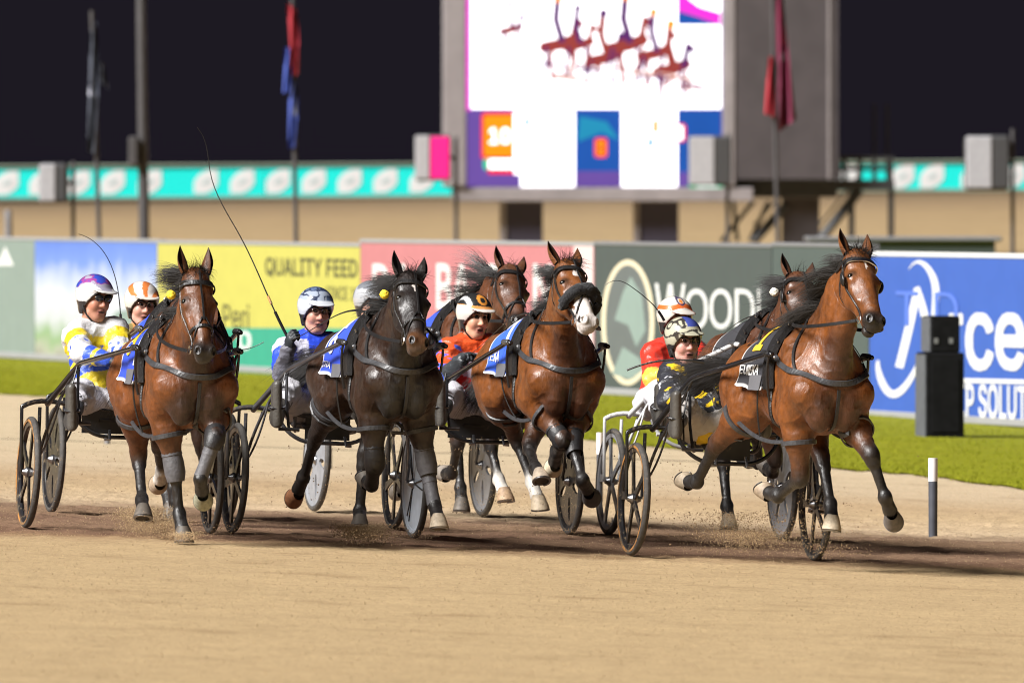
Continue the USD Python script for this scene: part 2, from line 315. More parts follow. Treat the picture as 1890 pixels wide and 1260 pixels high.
# ------------------------------------------------------------------ ground
def zg(X, Y):
    X, Y = np.asarray(X, float), np.asarray(Y, float); k = .038 * np.clip((135 - Y) / 40, 0, 1); t = np.clip((Y - 172) / 128, 0, 1)
    return -k * X * np.exp(-(np.maximum(np.abs(X) - 9, 0) / 14) ** 2) + (2.16 + .012 * X) * t * t * (3 - 2 * t)
def sand_mat():
    n = {'g': ('geometry', {}), 's': ('separate_xyz', {}), 'n1': ('noise_texture', dict(scale=7., detail=8, roughness=.72)), 'n2': ('noise_texture', dict(scale=1.1, detail=6, roughness=.6)), 'n3': ('noise_texture', dict(scale=34., detail=6, roughness=.75)),
         'w': ('noise_texture', dict(scale=.5, detail=7, roughness=.62)), 'ya': ('math', dict(math_type='multiply_add', value2=3.6, value3=-1.8)), 'yb': ('math', dict(math_type='add')),
         'r0': ('rgb_ramp', dict(ramp=[(0, (.475, .345, .19)), (.215, (.465, .335, .185)), (.245, (.30, .19, .105)), (.265, (.19, .108, .068)), (.31, (.235, .145, .09)), (.34, (.185, .107, .07)), (.385, (.26, .165, .10)), (.43, (.22, .14, .09)), (.475, (.52, .39, .25)), (.58, (.50, .365, .215)), (.66, (.46, .33, .195)), (.78, (.54, .42, .28)), (1., (.55, .44, .29))])),  # tone by distance, with a browner band where the field runs
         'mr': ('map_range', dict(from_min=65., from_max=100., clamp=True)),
         'far': ('rgb_ramp', dict(ramp=[(0, (0, 0, 0)), (.5, (1, 1, 1))])), 'mf': ('map_range', dict(from_min=150., from_max=190., clamp=True)),
         'rf': ('rgb_ramp', dict(ramp=[(0, (.25, .175, .095)), (.2, (.34, .245, .13)), (.45, (.37, .27, .145)), (.72, (.31, .22, .12)), (.88, (.22, .155, .09)), (1., (.17, .12, .07))])), 'mg': ('map_range', dict(from_min=180., from_max=300., clamp=True)), 'mx': ('mix', {}),
         'v': ('rgb_ramp', dict(ramp=[(.30, (.80, .78, .76)), (.5, (1, 1, 1)), (.75, (1.10, 1.10, 1.09))])), 'm1': ('mix', dict(mix_type='multiply', fac=.9)), 'v2': ('rgb_ramp', dict(ramp=[(.28, (.72, .67, .63)), (.42, (.97, .97, .97)), (.7, (1.08, 1.08, 1.08))])), 'm2': ('mix', dict(mix_type='multiply', fac=.85)),
         'v3': ('rgb_ramp', dict(ramp=[(.34, (.45, .42, .40)), (.45, (.9, .9, .9)), (.62, (1.15, 1.15, 1.15))])), 'm3': ('mix', dict(mix_type='multiply', fac=.8)),
         'b': ('bump', dict(strength=.9, distance=.02)), 'b2': ('bump', dict(strength=.4, distance=.03)), 'p': ('principled_bsdf', dict(roughness=.95, specular_ior_level=.15))}
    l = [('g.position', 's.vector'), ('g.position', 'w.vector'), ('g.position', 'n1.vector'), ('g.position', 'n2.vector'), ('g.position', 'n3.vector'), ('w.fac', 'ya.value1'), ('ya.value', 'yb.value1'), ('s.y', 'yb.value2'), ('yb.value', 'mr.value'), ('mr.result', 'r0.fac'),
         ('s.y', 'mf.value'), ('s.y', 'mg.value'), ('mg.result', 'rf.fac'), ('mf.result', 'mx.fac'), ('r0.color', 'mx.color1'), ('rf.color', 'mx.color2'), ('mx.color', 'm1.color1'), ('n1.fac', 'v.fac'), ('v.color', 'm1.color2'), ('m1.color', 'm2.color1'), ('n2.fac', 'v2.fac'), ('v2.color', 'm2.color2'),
         ('m2.color', 'm3.color1'), ('n3.fac', 'v3.fac'), ('v3.color', 'm3.color2'), ('m3.color', 'p.base_color'), ('n3.fac', 'b.height'), ('n1.fac', 'b2.height'), ('b.normal', 'b2.normal'), ('b2.normal', 'p.normal')]
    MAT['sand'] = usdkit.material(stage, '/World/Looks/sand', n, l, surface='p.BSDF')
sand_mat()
def grass_mat(name, a, b):
    MAT[name] = usdkit.material(stage, '/World/Looks/' + name, {'g': ('geometry', {}), 'n': ('noise_texture', dict(scale=1.2, detail=8, roughness=.7)), 'r': ('rgb_ramp', dict(ramp=[(.3, a), (.7, b)])), 'p': ('principled_bsdf', dict(roughness=.9, specular_ior_level=.06))},
        [('g.position', 'n.vector'), ('n.fac', 'r.fac'), ('r.color', 'p.base_color')], surface='p.BSDF')
grass_mat('turf', (.165, .178, .010), (.205, .205, .016)); grass_mat('blades', (.16, .178, .010), (.21, .212, .016))
def sheet(xs, ys, zf, keep=None):
    X, Y = np.meshgrid(xs, ys, indexing='ij'); V = np.stack([X, Y, zf(X, Y)], -1).reshape(-1, 3); n, m = len(xs), len(ys); i = np.arange(n - 1)[:, None] * m + np.arange(m - 1)[None]
    Q = np.stack([i, i + m, i + m + 1, i + 1], -1).reshape(-1, 4)
    if keep is not None: Q = Q[keep(V[Q].mean(1))]
    return V, np.concatenate([Q[:, [0, 1, 2]], Q[:, [0, 2, 3]]])
def churn(X, Y):
    """Hoof and wheel churned relief of the sand, strongest where the field runs."""
    P = np.stack([X, Y, 0 * X], -1); a = .16 + .84 * np.clip((Y - 71.5) / 2.5, 0, 1) * np.clip((92 - Y) / 8, 0, 1)
    cl = np.maximum(meshkit.noise(P * 9., 3) - .62, 0) * .13; return a * ((meshkit.fbm(P * np.array([3.2, 2.6, 1]), 4, 1) - .5) * .024 + cl * .35 + (meshkit.noise(P * 22, 5) - .5) * .010)
fx, fy = np.arange(-6.2, 6.21, .036), np.concatenate([np.arange(52.5, 70, .085), np.arange(70, 86, .07), np.arange(86, 101, .11)])
near = sheet(fx, fy, lambda X, Y: zg(X, Y) + churn(X, Y) * np.clip((6.2 - np.abs(X)) / .4, 0, 1) * np.clip((Y - 52.5) / .8, 0, 1) * np.clip((101 - Y) / 2, 0, 1) - .004)
cx = np.concatenate([np.linspace(-140, -6.2, 24), np.linspace(-5, 5, 11), np.linspace(6.2, 140, 24)]); cy = np.concatenate([np.linspace(-30, 52.5, 12), np.arange(54, 101, 2.), [101.], np.arange(103, 340, 3.), np.linspace(350, 900, 8)])
far = sheet(cx, cy, zg, keep=lambda c: ~((np.abs(c[:, 0]) < 6.2) & (c[:, 1] > 52.5) & (c[:, 1] < 101)))
top('sand_track', join([near, far]), 'sand', 'churned sand racing track with a browner band where the field runs', 'track', kind='structure', smooth=True)
# the turf between track and fence
e0, e1 = ground_at(0, 727), ground_at(1890, 903); ed = (e1 - e0)[:2] / (e1 - e0)[0]
edge_y = lambda X: e0[1] + ed[1] * (X - e0[0]) + (meshkit.noise(np.stack([X * 1.7, 0 * X, 0 * X], -1), 2) - .5) * 1.1 + (meshkit.noise(np.stack([X * 7., 0 * X, 0 * X], -1), 6) - .5) * .7
gu, gv = np.concatenate([np.linspace(-90, -10, 20), np.arange(-9.5, 9.6, .06), np.linspace(10, 60, 14)]), np.linspace(0, 1, 40)
GX = np.repeat(gu[:, None], 40, 1); GY = edge_y(GX) + gv[None] ** 1.4 * (176 - edge_y(GX)); V = np.stack([GX, GY, zg(GX, GY) + .012], -1).reshape(-1, 3); i = np.arange(len(gu) - 1)[:, None] * 40 + np.arange(39)[None]; Q = np.stack([i, i + 40, i + 41, i + 1], -1).reshape(-1, 4)
top('turf', (V, np.concatenate([Q[:, [0, 1, 2]], Q[:, [0, 2, 3]]])), 'turf', 'green turf strip between track and fence', 'grass', kind='structure', smooth=True)
rng = np.random.default_rng(21); nB = 90000; bx = rng.uniform(-9, 8, nB); t = rng.uniform(0, 1, nB) ** 1.5; by = edge_y(bx) + rng.normal(0, .28, nB) + t * 34; bz = zg(bx, by) + .008; hB = rng.uniform(.010, .024, nB) * (.8 + .4 * meshkit.noise(np.stack([bx, by, bz], 1) * .5, 4)); an = rng.uniform(0, 6.28, nB); wB = rng.uniform(.004, .009, nB)
P0 = np.stack([bx, by, bz], 1); dv = np.stack([np.cos(an), np.sin(an), 0 * an], 1) * wB[:, None]; ln = rng.normal(0, .02, (nB, 3)) * (1, 1, 0) + np.stack([0 * hB, 0 * hB, hB], 1)
top('grass_blades', (np.stack([P0 - dv, P0 + dv, P0 + ln], 1).reshape(-1, 3), np.arange(nB * 3).reshape(-1, 3)), 'blades', 'short grass blades on the turf strip', 'grass', kind='stuff')
# loose clods and dust thrown up by hooves and wheels
def clods(name, label, cs, seed, size=(.0016, .007), flat=None, mat='clod'):
    r = np.random.default_rng(seed); V, Fc, o = [], [], 0; base = np.array([(1, 0, 0), (-1, 0, 0), (0, 1, 0), (0, -1, 0), (0, 0, 1), (0, 0, -1)], float); bf = np.array([(0, 2, 4), (2, 1, 4), (1, 3, 4), (3, 0, 4), (2, 0, 5), (1, 2, 5), (3, 1, 5), (0, 3, 5)])
    for (px, py, Y, sx, sz, n) in cs:
        c = world_at(px, py, Y); S = F / Y
        P = c + np.stack([r.normal(0, sx / S, n), r.normal(0, .35, n), -np.abs(r.normal(0, sz / S, n)) + sz / S * 1.1], 1); ok = P[:, 2] > zg(P[:, 0], P[:, 1]); P = P[ok]
        s = size[0] + (size[1] - size[0]) * r.uniform(0, 1, len(P)) ** 3
        v = P[:, None] + base[None] * s[:, None, None] * r.uniform(.5, 1.2, (len(P), 6, 1)); V.append(v.reshape(-1, 3)); Fc.append((bf[None] + 6 * np.arange(len(P))[:, None, None] + o).reshape(-1, 3)); o += 6 * len(P)
    if flat:
        n, y0, y1 = flat; Y = y0 + (y1 - y0) * r.uniform(0, 1, n) ** 1.3; X = r.uniform(-6, 6, n) * np.clip(Y / 95, .5, 1); s = .0016 + .0055 * r.uniform(0, 1, n) ** 6; P = np.stack([X, Y, zg(X, Y) + churn(X, Y) - .004 + s * .08], 1); tb = np.array([(1, 0, -.4), (-.6, .9, -.4), (-.6, -.9, -.4), (0, 0, 1.)]); tf = np.array([(0, 1, 3), (1, 2, 3), (2, 0, 3)])
        v = P[:, None] + tb[None] * s[:, None, None] * r.uniform(.5, 1.4, (n, 4, 1)); V.append(v.reshape(-1, 3)); Fc.append((tf[None] + 4 * np.arange(n)[:, None, None]).reshape(-1, 3))
    top(name, (np.concatenate(V), np.concatenate(Fc)), mat if not flat else 'crumb', label, 'dirt', kind='stuff')
M('clod', (.25, .165, .09), .95, var=.5, scale=30); M('crumb', (.43, .315, .175), .95, var=.5, scale=55)
clods('thrown_dirt', 'sand and dirt thrown up by hooves and wheels', [(262, 968, 74.2, 26, 26, 3600), (300, 975, 73.6, 30, 14, 2160), (336, 992, 72.4, 20, 7, 1200), (666, 985, 74.0, 26, 16, 3600), (690, 990, 73.6, 22, 10, 1200), (575, 930, 75.5, 60, 50, 160), (1350, 985, 74.0, 60, 38, 1680), (1250, 920, 74.5, 60, 60, 200), (1380, 1000, 73.6, 50, 20, 2160), (1500, 985, 72.9, 45, 70, 420), (1545, 1020, 72.6, 40, 12, 300), (900, 870, 77.5, 90, 60, 160), (960, 930, 76.5, 60, 30, 160), (1040, 985, 76, 30, 10, 260), (150, 960, 75, 60, 25, 200), (420, 980, 74.5, 25, 12, 260), (770, 990, 74.5, 25, 10, 260), (200, 860, 77, 60, 60, 120), (450, 880, 76.5, 260, 70, 260), (1150, 900, 76.5, 300, 70, 320)], 3)
clods('dust_spray', 'fine pale sand spraying up round the hooves', [(268, 962, 74.0, 26, 24, 5200), (305, 972, 73.6, 20, 12, 1800), (338, 988, 72.3, 16, 6, 900), (668, 984, 73.9, 20, 14, 3600), (1352, 980, 74.0, 44, 30, 2600), (1390, 996, 73.6, 40, 16, 2200), (1500, 1000, 72.8, 40, 40, 1200), (960, 940, 76.6, 70, 34, 900)], 9, size=(.0012, .0045), mat='crumb')
clods('loose_crumbs', 'loose crumbs of sand lying on the raked track', [], 4, flat=(150000, 52.6, 98))

# ------------------------------------------------------------------ the advertising fence
FA, FB = ground_at(0, 662), ground_at(1890, 792); fd = FB - FA; fd[2] = 0; fl = np.linalg.norm(fd); fd = fd / fl; fn_ = np.array([fd[1], -fd[0], 0]); FR = np.stack([fd, -fn_, [0, 0, 1.]], 1)
def fence_uv(px, py):    # along the fence, height above sea of the track
    d = world_at(px, py, 1.) - np.array([0, 0, H]); c = np.array([0, 0, H]); t = ((FA - c) @ fn_) / (d @ fn_); P = c + d * t; return (P - FA) @ fd, P[2]
def flat_mat(name, color, rough=.55, var=.05): return M(name, color, rough, var=var, scale=3.)
for nm, c in (('ban_sage', (.19, .235, .215)), ('ban_yellow', (.41, .38, .09)), ('ban_green', (.03, .26, .18)), ('ban_red', (.40, .15, .165)), ('ban_slate', (.055, .068, .068)), ('ban_slate_b', (.062, .080, .078)), ('ban_blue', (.035, .09, .36)), ('ban_oval', (.105, .118, .12)), ('print_white', (.60, .60, .60)), ('print_black', (.045, .045, .03)), ('print_mist', (.42, .50, .50)), ('print_cream', (.60, .53, .38)), ('print_pale', (.62, .45, .45)), ('print_faint', (.08, .15, .52)), ('rail_grey', (.27, .27, .28)), ('post_grey', (.16, .16, .17)), ('print_sage', (.20, .26, .24))): flat_mat(nm, c)
MAT['ban_sky'] = usdkit.material(stage, '/World/Looks/ban_sky', {'t': ('texture_coordinate', {}), 's': ('separate_xyz', {}), 'm': ('map_range', dict(from_min=-.0, from_max=1.75, clamp=True)), 'n': ('noise_texture', dict(scale=1.6, detail=5)), 'k': ('math', dict(math_type='multiply_add', value2=.34, value3=-.17)), 'a': ('math', dict(math_type='add')),
    'r': ('rgb_ramp', dict(ramp=[(0, (.22, .20, .18)), (.12, (.30, .32, .25)), (.22, (.20, .30, .16)), (.34, (.42, .44, .46)), (.52, (.46, .48, .56)), (.68, (.33, .38, .54)), (.8, (.13, .21, .52)), (1, (.09, .16, .48))])), 'p': ('principled_bsdf', dict(roughness=.5))},
    [('t.object', 's.vector'), ('t.object', 'n.vector'), ('s.z', 'm.value'), ('n.fac', 'k.value1'), ('k.value', 'a.value1'), ('m.result', 'a.value2'), ('a.value', 'r.fac'), ('r.color', 'p.base_color')], surface='p.BSDF')
def banner(px0, px1, py_top, mat, label, deco=(), top_rail='rail_grey', gap=.0):
    u0, z1 = fence_uv(px0, py_top); u1 = fence_uv(px1, py_top)[0]; O = FA + fd * u0; W = u1 - u0; zb = float(zg(O[0] + fd[0] * W / 2, O[1] + fd[1] * W / 2)); O[2] = zb; hgt = z1 - zb
    th = thing('advertising_banner', label, 'banner', FR, O, group='advertising banners on the fence')
    put(th, 'panel', box((.015, 0, .10), (W - .015, .03, hgt - .05)), mat); put(th, 'top_rail', box((0, -.012, hgt - .05), (W, .05, hgt), .008), top_rail); put(th, 'bottom_rail', box((0, -.012, .02), (W, .05, .10), .008), 'rail_grey')
    for x in (.04, W - .04): put(th, 'post', box((x - .035, .052, -.1), (x + .035, .12, hgt)), 'post_grey')
    lay = [0]
    def loc(px, py): u, z = fence_uv(px, py); return u - u0, z - zb
    def poly(pts, m, name='printed_shape', n=1):
        pg = Polygon([loc(*p) for p in pts]).buffer(0); pg = max(getattr(pg, 'geoms', [pg]), key=lambda q: q.area)
        if pg.area < 1e-5: return
        e = trimesh.creation.extrude_polygon(pg, .002, engine='earcut'); v = np.array(e.vertices); lay[0] += 1
        put(th, name, (np.stack([v[:, 0], -v[:, 2] - .0008 * lay[0], v[:, 1]], 1), np.array(e.faces)), m)
    def text(t, px0, px1, pyt, pyb, m, bold=True):
        e = meshkit.text_mesh(t, 1., 1., bold); v = np.array(e.vertices); (x0, z0), (x1, z1_) = loc(px0, pyb), loc(px1, pyt); mn, mx = v.min(0), v.max(0); lay[0] += 1
        v = np.stack([x0 + (v[:, 0] - mn[0]) / (mx[0] - mn[0]) * (x1 - x0), -.0008 * lay[0] - v[:, 2] * .002, z0 + (v[:, 1] - mn[1]) / (mx[1] - mn[1]) * (z1_ - z0)], 1); 
        for c in trimesh.Trimesh(v, np.array(e.faces), process=True).split(only_watertight=False): put(th, 'letter', (np.array(c.vertices), np.array(c.faces)), m)
    for d in deco: (poly if d[0] == 'p' else text)(*d[1:])
def ell_pts(cx, cy, rx, ry, n=36): return [(cx + rx * math.cos(t), cy + ry * math.sin(t)) for t in np.linspace(0, 2 * np.pi, n, endpoint=False)]
def stroke(pts, ws, n=24):
    P = spline(np.array(pts, float), n); w = np.interp(np.linspace(0, 1, n), np.linspace(0, 1, len(ws)), ws); T = np.gradient(P, axis=0); T /= np.linalg.norm(T, axis=1, keepdims=True); N = np.stack([-T[:, 1], T[:, 0]], 1); return [tuple(p) for p in P + N * w[:, None] / 2] + [tuple(p) for p in (P - N * w[:, None] / 2)[::-1]]
bars = lambda x0, x1, y, h, seed: [('p', [(a, y), (b, y), (b, y + h), (a, y + h)], 'print_white') for a, b in (lambda e: list(zip(e[:-1:2], e[1::2])))(sorted(random.Random(seed).uniform(x0, x1) for _ in range(14)))]
banner(-420, -60, 432, 'ban_sage', 'plain sage banner beyond the left edge of the fence')
banner(-60, 64, 436, 'ban_sage', 'sage green banner at the far left with a white tree mark', [('p', [(-5, 490), (10, 455), (25, 490)], 'print_white')] + bars(-50, 30, 500, 9, 1) + bars(-50, 32, 532, 8, 2) + bars(-50, 20, 590, 7, 3))
banner(64, 290, 438, 'ban_sky', 'blue and white banner behind the dark-glasses driver', bars(110, 250, 462, 16, 5) + [('p', [(215, 575), (292, 560), (292, 655), (150, 655)], 'print_sage')])
banner(290, 665, 443, 'ban_yellow', 'yellow and green QUALITY FEED banner', [('p', [(292, 604), (663, 606), (663, 700), (292, 700)], 'ban_green'), ('t', 'QUALITY FEED', 490, 660, 478, 511, 'print_black'), ('t', 'SINCE 19', 602, 663, 530, 553, 'print_black', False), ('t', 'Peri', 412, 460, 562, 606, 'print_black', False), ('t', '0', 440, 464, 611, 645, 'print_white')])
banner(665, 1097, 441, 'ban_red', 'rose red banner with large white letters behind the middle horses', [('t', 'P', 688, 716, 487, 572, 'print_white'), ('t', 'I', 738, 748, 487, 572, 'print_white'), ('t', 'BA', 806, 870, 487, 572, 'print_white'), ('t', 'C', 889, 925, 487, 572, 'print_white'), ('t', 'N', 985, 1018, 487, 572, 'print_white'), ('p', [(1060, 452), (1096, 452), (1096, 738), (1060, 738)], 'print_pale')])
banner(1097, 1425, 445, 'ban_slate', 'slate grey banner with a cream oval and WOODL lettering', [('p', ell_pts(1159, 595, 49, 116), 'print_cream'), ('p', ell_pts(1159, 595, 41, 106), 'ban_oval'), ('p', [(1150, 540), (1165, 510), (1185, 545), (1192, 610), (1175, 640), (1160, 600), (1135, 590)], 'print_sage'), ('p', [(1130, 690), (1150, 640), (1180, 660), (1190, 680), (1165, 700)], 'print_sage'),
    ('t', 'W', 1210, 1266, 524, 606, 'print_white', False), ('t', 'O', 1266, 1307, 534, 606, 'print_white', False), ('t', 'O', 1311, 1352, 534, 606, 'print_white', False), ('t', 'D', 1358, 1394, 534, 606, 'print_white', False), ('t', 'L', 1400, 1420, 534, 606, 'print_white', False)], 'post_grey')
banner(1425, 1604, 447, 'ban_slate_b', 'plain slate banner behind the leading horse', [], 'post_grey')
banner(1604, 2150, 464, 'ban_blue', 'blue banner at the right with white letters and arcs', [('p', stroke([(1660, 678), (1672, 630), (1694, 533)], [15, 15, 13], 12), 'print_white'), ('p', stroke([(1692, 530), (1704, 570), (1712, 612)], [10, 13, 14], 12), 'print_white'), ('p', stroke([(1678, 497), (1700, 484), (1718, 502), (1728, 540), (1724, 582)], [1, 8, 12, 13, 9]), 'print_white'),
    ('p', stroke([(1622, 665), (1630, 708), (1648, 727), (1672, 712), (1694, 660)], [4, 12, 14, 9, 2]), 'print_white'), ('t', 'r', 1752, 1778, 577, 683, 'print_white'), ('t', 'c', 1783, 1834, 578, 684, 'print_white'), ('t', 'e', 1838, 1893, 578, 684, 'print_white'), ('p', [(1740, 697), (2100, 705), (2100, 713), (1740, 705)], 'print_white'), ('t', 'IP SOLUT', 1772, 1896, 712, 768, 'print_white'), ('t', 'T D', 1655, 1770, 540, 600, 'print_faint', False)], 'print_white')

# ------------------------------------------------------------------ trackside cabinets and marker posts
M('cab_black', (.006, .006, .007), .8, var=.4, spec=.12); M('cab_side', (.09, .095, .115), .55, var=.2); M('post_white', (.72, .70, .70), .5, var=.1, dirt=((.4, .33, .25), 20, .62)); M('post_dark', (.055, .06, .075), .5, var=.2, dirt=((.3, .22, .14), 20, .66))
def cabinet(px0, px1, pyt, pyb, neck, label):
    g_ = ground_at((px0 + px1) / 2, pyb); S = F / g_[1]; w = (px1 - px0) / S; h = (pyb - pyt) / S; a = .16; R = np.array([[math.cos(a), -math.sin(a), 0], [math.sin(a), math.cos(a), 0], [0, 0, 1]]); th = thing('track_cabinet', label, 'cabinet', R, g_)
    hn = h * neck; put(th, 'housing', box((-w / 2, -.12, -.03), (w / 2, .40, h - hn), .012), 'cab_black'); put(th, 'side_panel', box((-w / 2 - .012, -.11, .0), (-w / 2 - .002, .39, h - hn - .02)), 'cab_side')
    put(th, 'head', box((-w / 2 + .05, -.10, h - hn + .002), (w / 2 - .04, .36, h), .012), 'cab_black'); put(th, 'head_side', box((-w / 2 + .038, -.09, h - hn + .01), (-w / 2 + .048, .35, h - .01)), 'cab_side')
    for x in (-.09, .06): put(th, 'lens_cover', box((x - .02, -.108, h - hn * .75), (x + .02, -.101, h - hn * .6)), 'print_cream' if False else 'post_grey')
    put(th, 'door', box((-w / 2 + .05, -.130, .06), (w / 2 - .05, -.121, h - hn - .06), .003), 'cab_black')
cabinet(1705, 1776, 583, 808, .30, 'tall black trackside cabinet in front of the blue banner')
cabinet(1316, 1362, 567, 735, .12, 'small black cabinet in front of the slate banner behind the drivers')
for px, pyt, pyw, pyb, wd, lb in ((1722, 845, 888, 990, 17, 'white-topped marker post at the right in front of the turf'), (1107, 798, 838, 925, 12, 'white-topped marker post beside the white sulky'), (608, 790, 826, 864, 10, 'distant marker post behind the near-black horse'), (198, 738, 760, 818, 11, 'grey marker post behind the leftmost sulky')):
    g_ = ground_at(px, pyb); S = F / g_[1]; w = wd / S / 2; th = thing('marker_post', lb, 'post', np.eye(3), g_, group='marker posts along the track edge')
    hw_, ht = (pyb - pyw) / S, (pyb - pyt) / S; ring = lambda r0, z0, r1, z1: lathe([(0, z0), (r0, z0), (r1, z1), (0, z1)], 20); put(th, 'shaft', ring(w * .95, -.08, w, hw_), 'post_dark' if wd > 11.5 else 'post_grey', smooth=35); put(th, 'cap', ring(w * 1.02, hw_ + .001, w * 1.02, ht), 'post_white', smooth=35)

# ------------------------------------------------------------------ infield: big screen, boards, poles
def E(name, color, strength):
    MAT[name] = usdkit.material(stage, '/World/Looks/' + name, {'g': ('texture_coordinate', {}), 'n': ('noise_texture', dict(scale=.6, detail=3)), 'r': ('rgb_ramp', dict(ramp=[(.3, tuple(.85 * c for c in color)), (.7, color)])), 'e': ('emission', dict(strength=strength))}, [('g.object', 'n.vector'), ('n.fac', 'r.fac'), ('r.color', 'e.color')], surface='e.emission')
for nm, c, s in (('led_white', (1, .97, 1), 1.7), ('led_violet', (.13, .07, .30), .75), ('led_blue', (.02, .10, .42), .62), ('led_orange', (1., .28, .01), .8), ('led_red', (1, .03, .03), .7), ('led_magenta', (.9, .04, .65), .7), ('led_green', (.02, .65, .3), .7), ('led_brown', (.36, .06, .05), .6), ('led_plum', (.12, .03, .16), .6), ('led_sand', (.75, .5, .42), .9), ('led_teal', (.02, .25, .42), .7)): E(nm, c, s)
M('housing_grey', (.22, .20, .205), .6, var=.15, scale=2); M('housing_dark', (.048, .040, .043), .7, var=.2, scale=2); M('steel_dark', (.025, .027, .03), .5, var=.2); M('leg_plum', (.04, .035, .06), .6); M('box_grey', (.34, .34, .36), .5, var=.1); M('box_dark', (.04, .04, .042), .6); M('pole_grey', (.055, .052, .055), .5, var=.2, scale=3); M('board_teal', (.0, .62, .57), .5, var=.06); M('board_rim', (.16, .20, .15), .6)
def Q(px, py, Y): return world_at(px, py, Y)
YS = 228.; O = Q(1097, 360, YS); S = F / YS
def sx(px): return (px - 1097) / S
def sz(py): return (360 - py) / S
zgS = float(zg(O[0], YS)) - O[2]
th = thing('big_screen', 'large lit race screen standing in the infield', 'screen', np.eye(3), O)
def sbox(name, px0, px1, py0, py1, y0, y1, m, bev=0.): put(th, name, box((sx(px0), y0, sz(py1)), (sx(px1), y1, sz(py0)), bev), m)
sbox('housing', 822, 1357, -120, 346, .05, 1.6, 'housing_grey'); sbox('left_column', 817, 861, -120, 345, -.35, .045, 'housing_grey', .03); sbox('right_column', 1334, 1357, -120, 345, -.30, .045, 'housing_grey', .03); sbox('sill', 835, 1390, 346.5, 372, -.25, 1.5, 'housing_grey', .02); sbox('side_tower', 1358, 1546, -120, 331, -.28, 2.6, 'housing_dark'); sbox('tower_edge', 1527, 1532, -120, 331, -.32, -.285, 'housing_grey'); sbox('tower_base', 1340, 1545, 331.5, 364, .2, 2.6, 'steel_dark')
for a, b in ((934, 1002), (1181, 1253)):
    put(th, 'leg', box((sx(a), .35, zgS - .3), (sx(b), 1.1, sz(372.3))), 'leg_plum'); put(th, 'leg_edge', box((sx(a) - .13, .30, zgS - .3), (sx(a) - .003, .5, sz(372.3))), 'housing_grey')
put(th, 'leg', box((sx(1446), .5, zgS - .3), (sx(1514), 1.6, sz(364.3))), 'housing_dark')
for a, b in (((1392, 372), (1332, 446)), ((1355, 372), (1362, 446)), ((1420, 372), (1385, 446))): put(th, 'brace', tube([(sx(a[0]), .6, sz(a[1])), (sx(b[0]), .6, sz(b[1]))], .05, 6), 'steel_dark')
for (x0_, y0_, x1_, y1_) in ((1590, 351, 1512, 446), (1452, 380, 1392, 446)):
    for dy in (.5, 1.3): put(th, 'stair_stringer', tube([(sx(x0_), dy, sz(y0_)), (sx(x1_), dy, sz(y1_))], .10, 6), 'steel_dark')
    for t in np.linspace(.06, .94, 9): p_ = (sx(x0_ + (x1_ - x0_) * t), sz(y0_ + (y1_ - y0_) * t)); put(th, 'stair_tread', box((p_[0] - .11, .5, p_[1] - .02), (p_[0] + .11, 1.3, p_[1] + .02)), 'steel_dark')
    put(th, 'stair_rail', tube([(sx(x0_), .5, sz(y0_ - 30)), (sx(x1_), .5, sz(y1_ - 30))], .025, 6), 'steel_dark')
sbox('platform', 1546, 1652, 332, 351, .3, 1.8, 'steel_dark')
for a in (1573, 1646): put(th, 'platform_leg', box((sx(a) - .06, .4, zgS - .3), (sx(a) + .06, .52, sz(351.3))), 'steel_dark')
for a in (1549, 1560, 1588, 1615, 1645): put(th, 'rail_post', box((sx(a) - .045, .29, sz(331.7)), (sx(a) + .045, .38, sz(292))), 'steel_dark')
for y in (292, 312): put(th, 'hand_rail', box((sx(1546), .27, sz(y) - .04), (sx(1651), .288, sz(y) + .04)), 'steel_dark')
for a in (1617, 1641): put(th, 'aerial', tube([(sx(a), 1.2, sz(332)), (sx(a), 1.2, sz(192))], .03, 6), 'steel_dark')
scr = child_xform(th, 'display') if False else None
lay = [0]
def led(name, pts, m):
    lay[0] += 1; pg = Polygon([(sx(a), sz(b)) for a, b in pts]).buffer(0); pg = max(getattr(pg, 'geoms', [pg]), key=lambda q: q.area); e = trimesh.creation.extrude_polygon(pg, .004, engine='earcut'); v = np.array(e.vertices); put(th, name, (np.stack([v[:, 0], .03 - v[:, 2] - .0045 * lay[0], v[:, 1]], 1), np.array(e.faces)), m)
rc = lambda a, b, c, d: [(a, c), (b, c), (b, d), (a, d)]
def rr(a, b, c, d, r=5): return list(Polygon(rc(a + r, b - r, c + r, d - r)).buffer(r).exterior.coords)
led('display_panel', rc(862, 1333, -120, 345), 'led_violet'); led('display_white', rc(868, 1331, -120, 201), 'led_white'); led('display_edge', rc(860, 869, -120, 204), 'led_magenta')
led('inset_picture', rc(1250, 1330, -40, 47), 'led_magenta'); led('inset_picture', [(1250, 47), (1250, 20), (1290, 32), (1330, 47)], 'led_blue'); led('inset_picture', [(1262, -10), (1330, -30), (1330, 24), (1290, 12)], 'led_white')
led('display_blue', rc(1061, 1146, 203, 316), 'led_blue'); led('display_teal', [(1070, 215), (1120, 225), (1144, 260), (1110, 245), (1066, 262)], 'led_teal'); led('display_blue', rc(1251, 1331, 203, 318), 'led_blue'); led('orange_tile', rr(888, 960, 208, 295, 8), 'led_red'); led('orange_tile', rr(893, 958, 213, 289, 6), 'led_orange'); led('white_panel', rr(948, 1061, 206, 322, 4), 'led_white'); led('white_panel', rc(961, 1061, 206, 345), 'led_white'); led('white_panel', rc(1147, 1250, 203, 345), 'led_white')
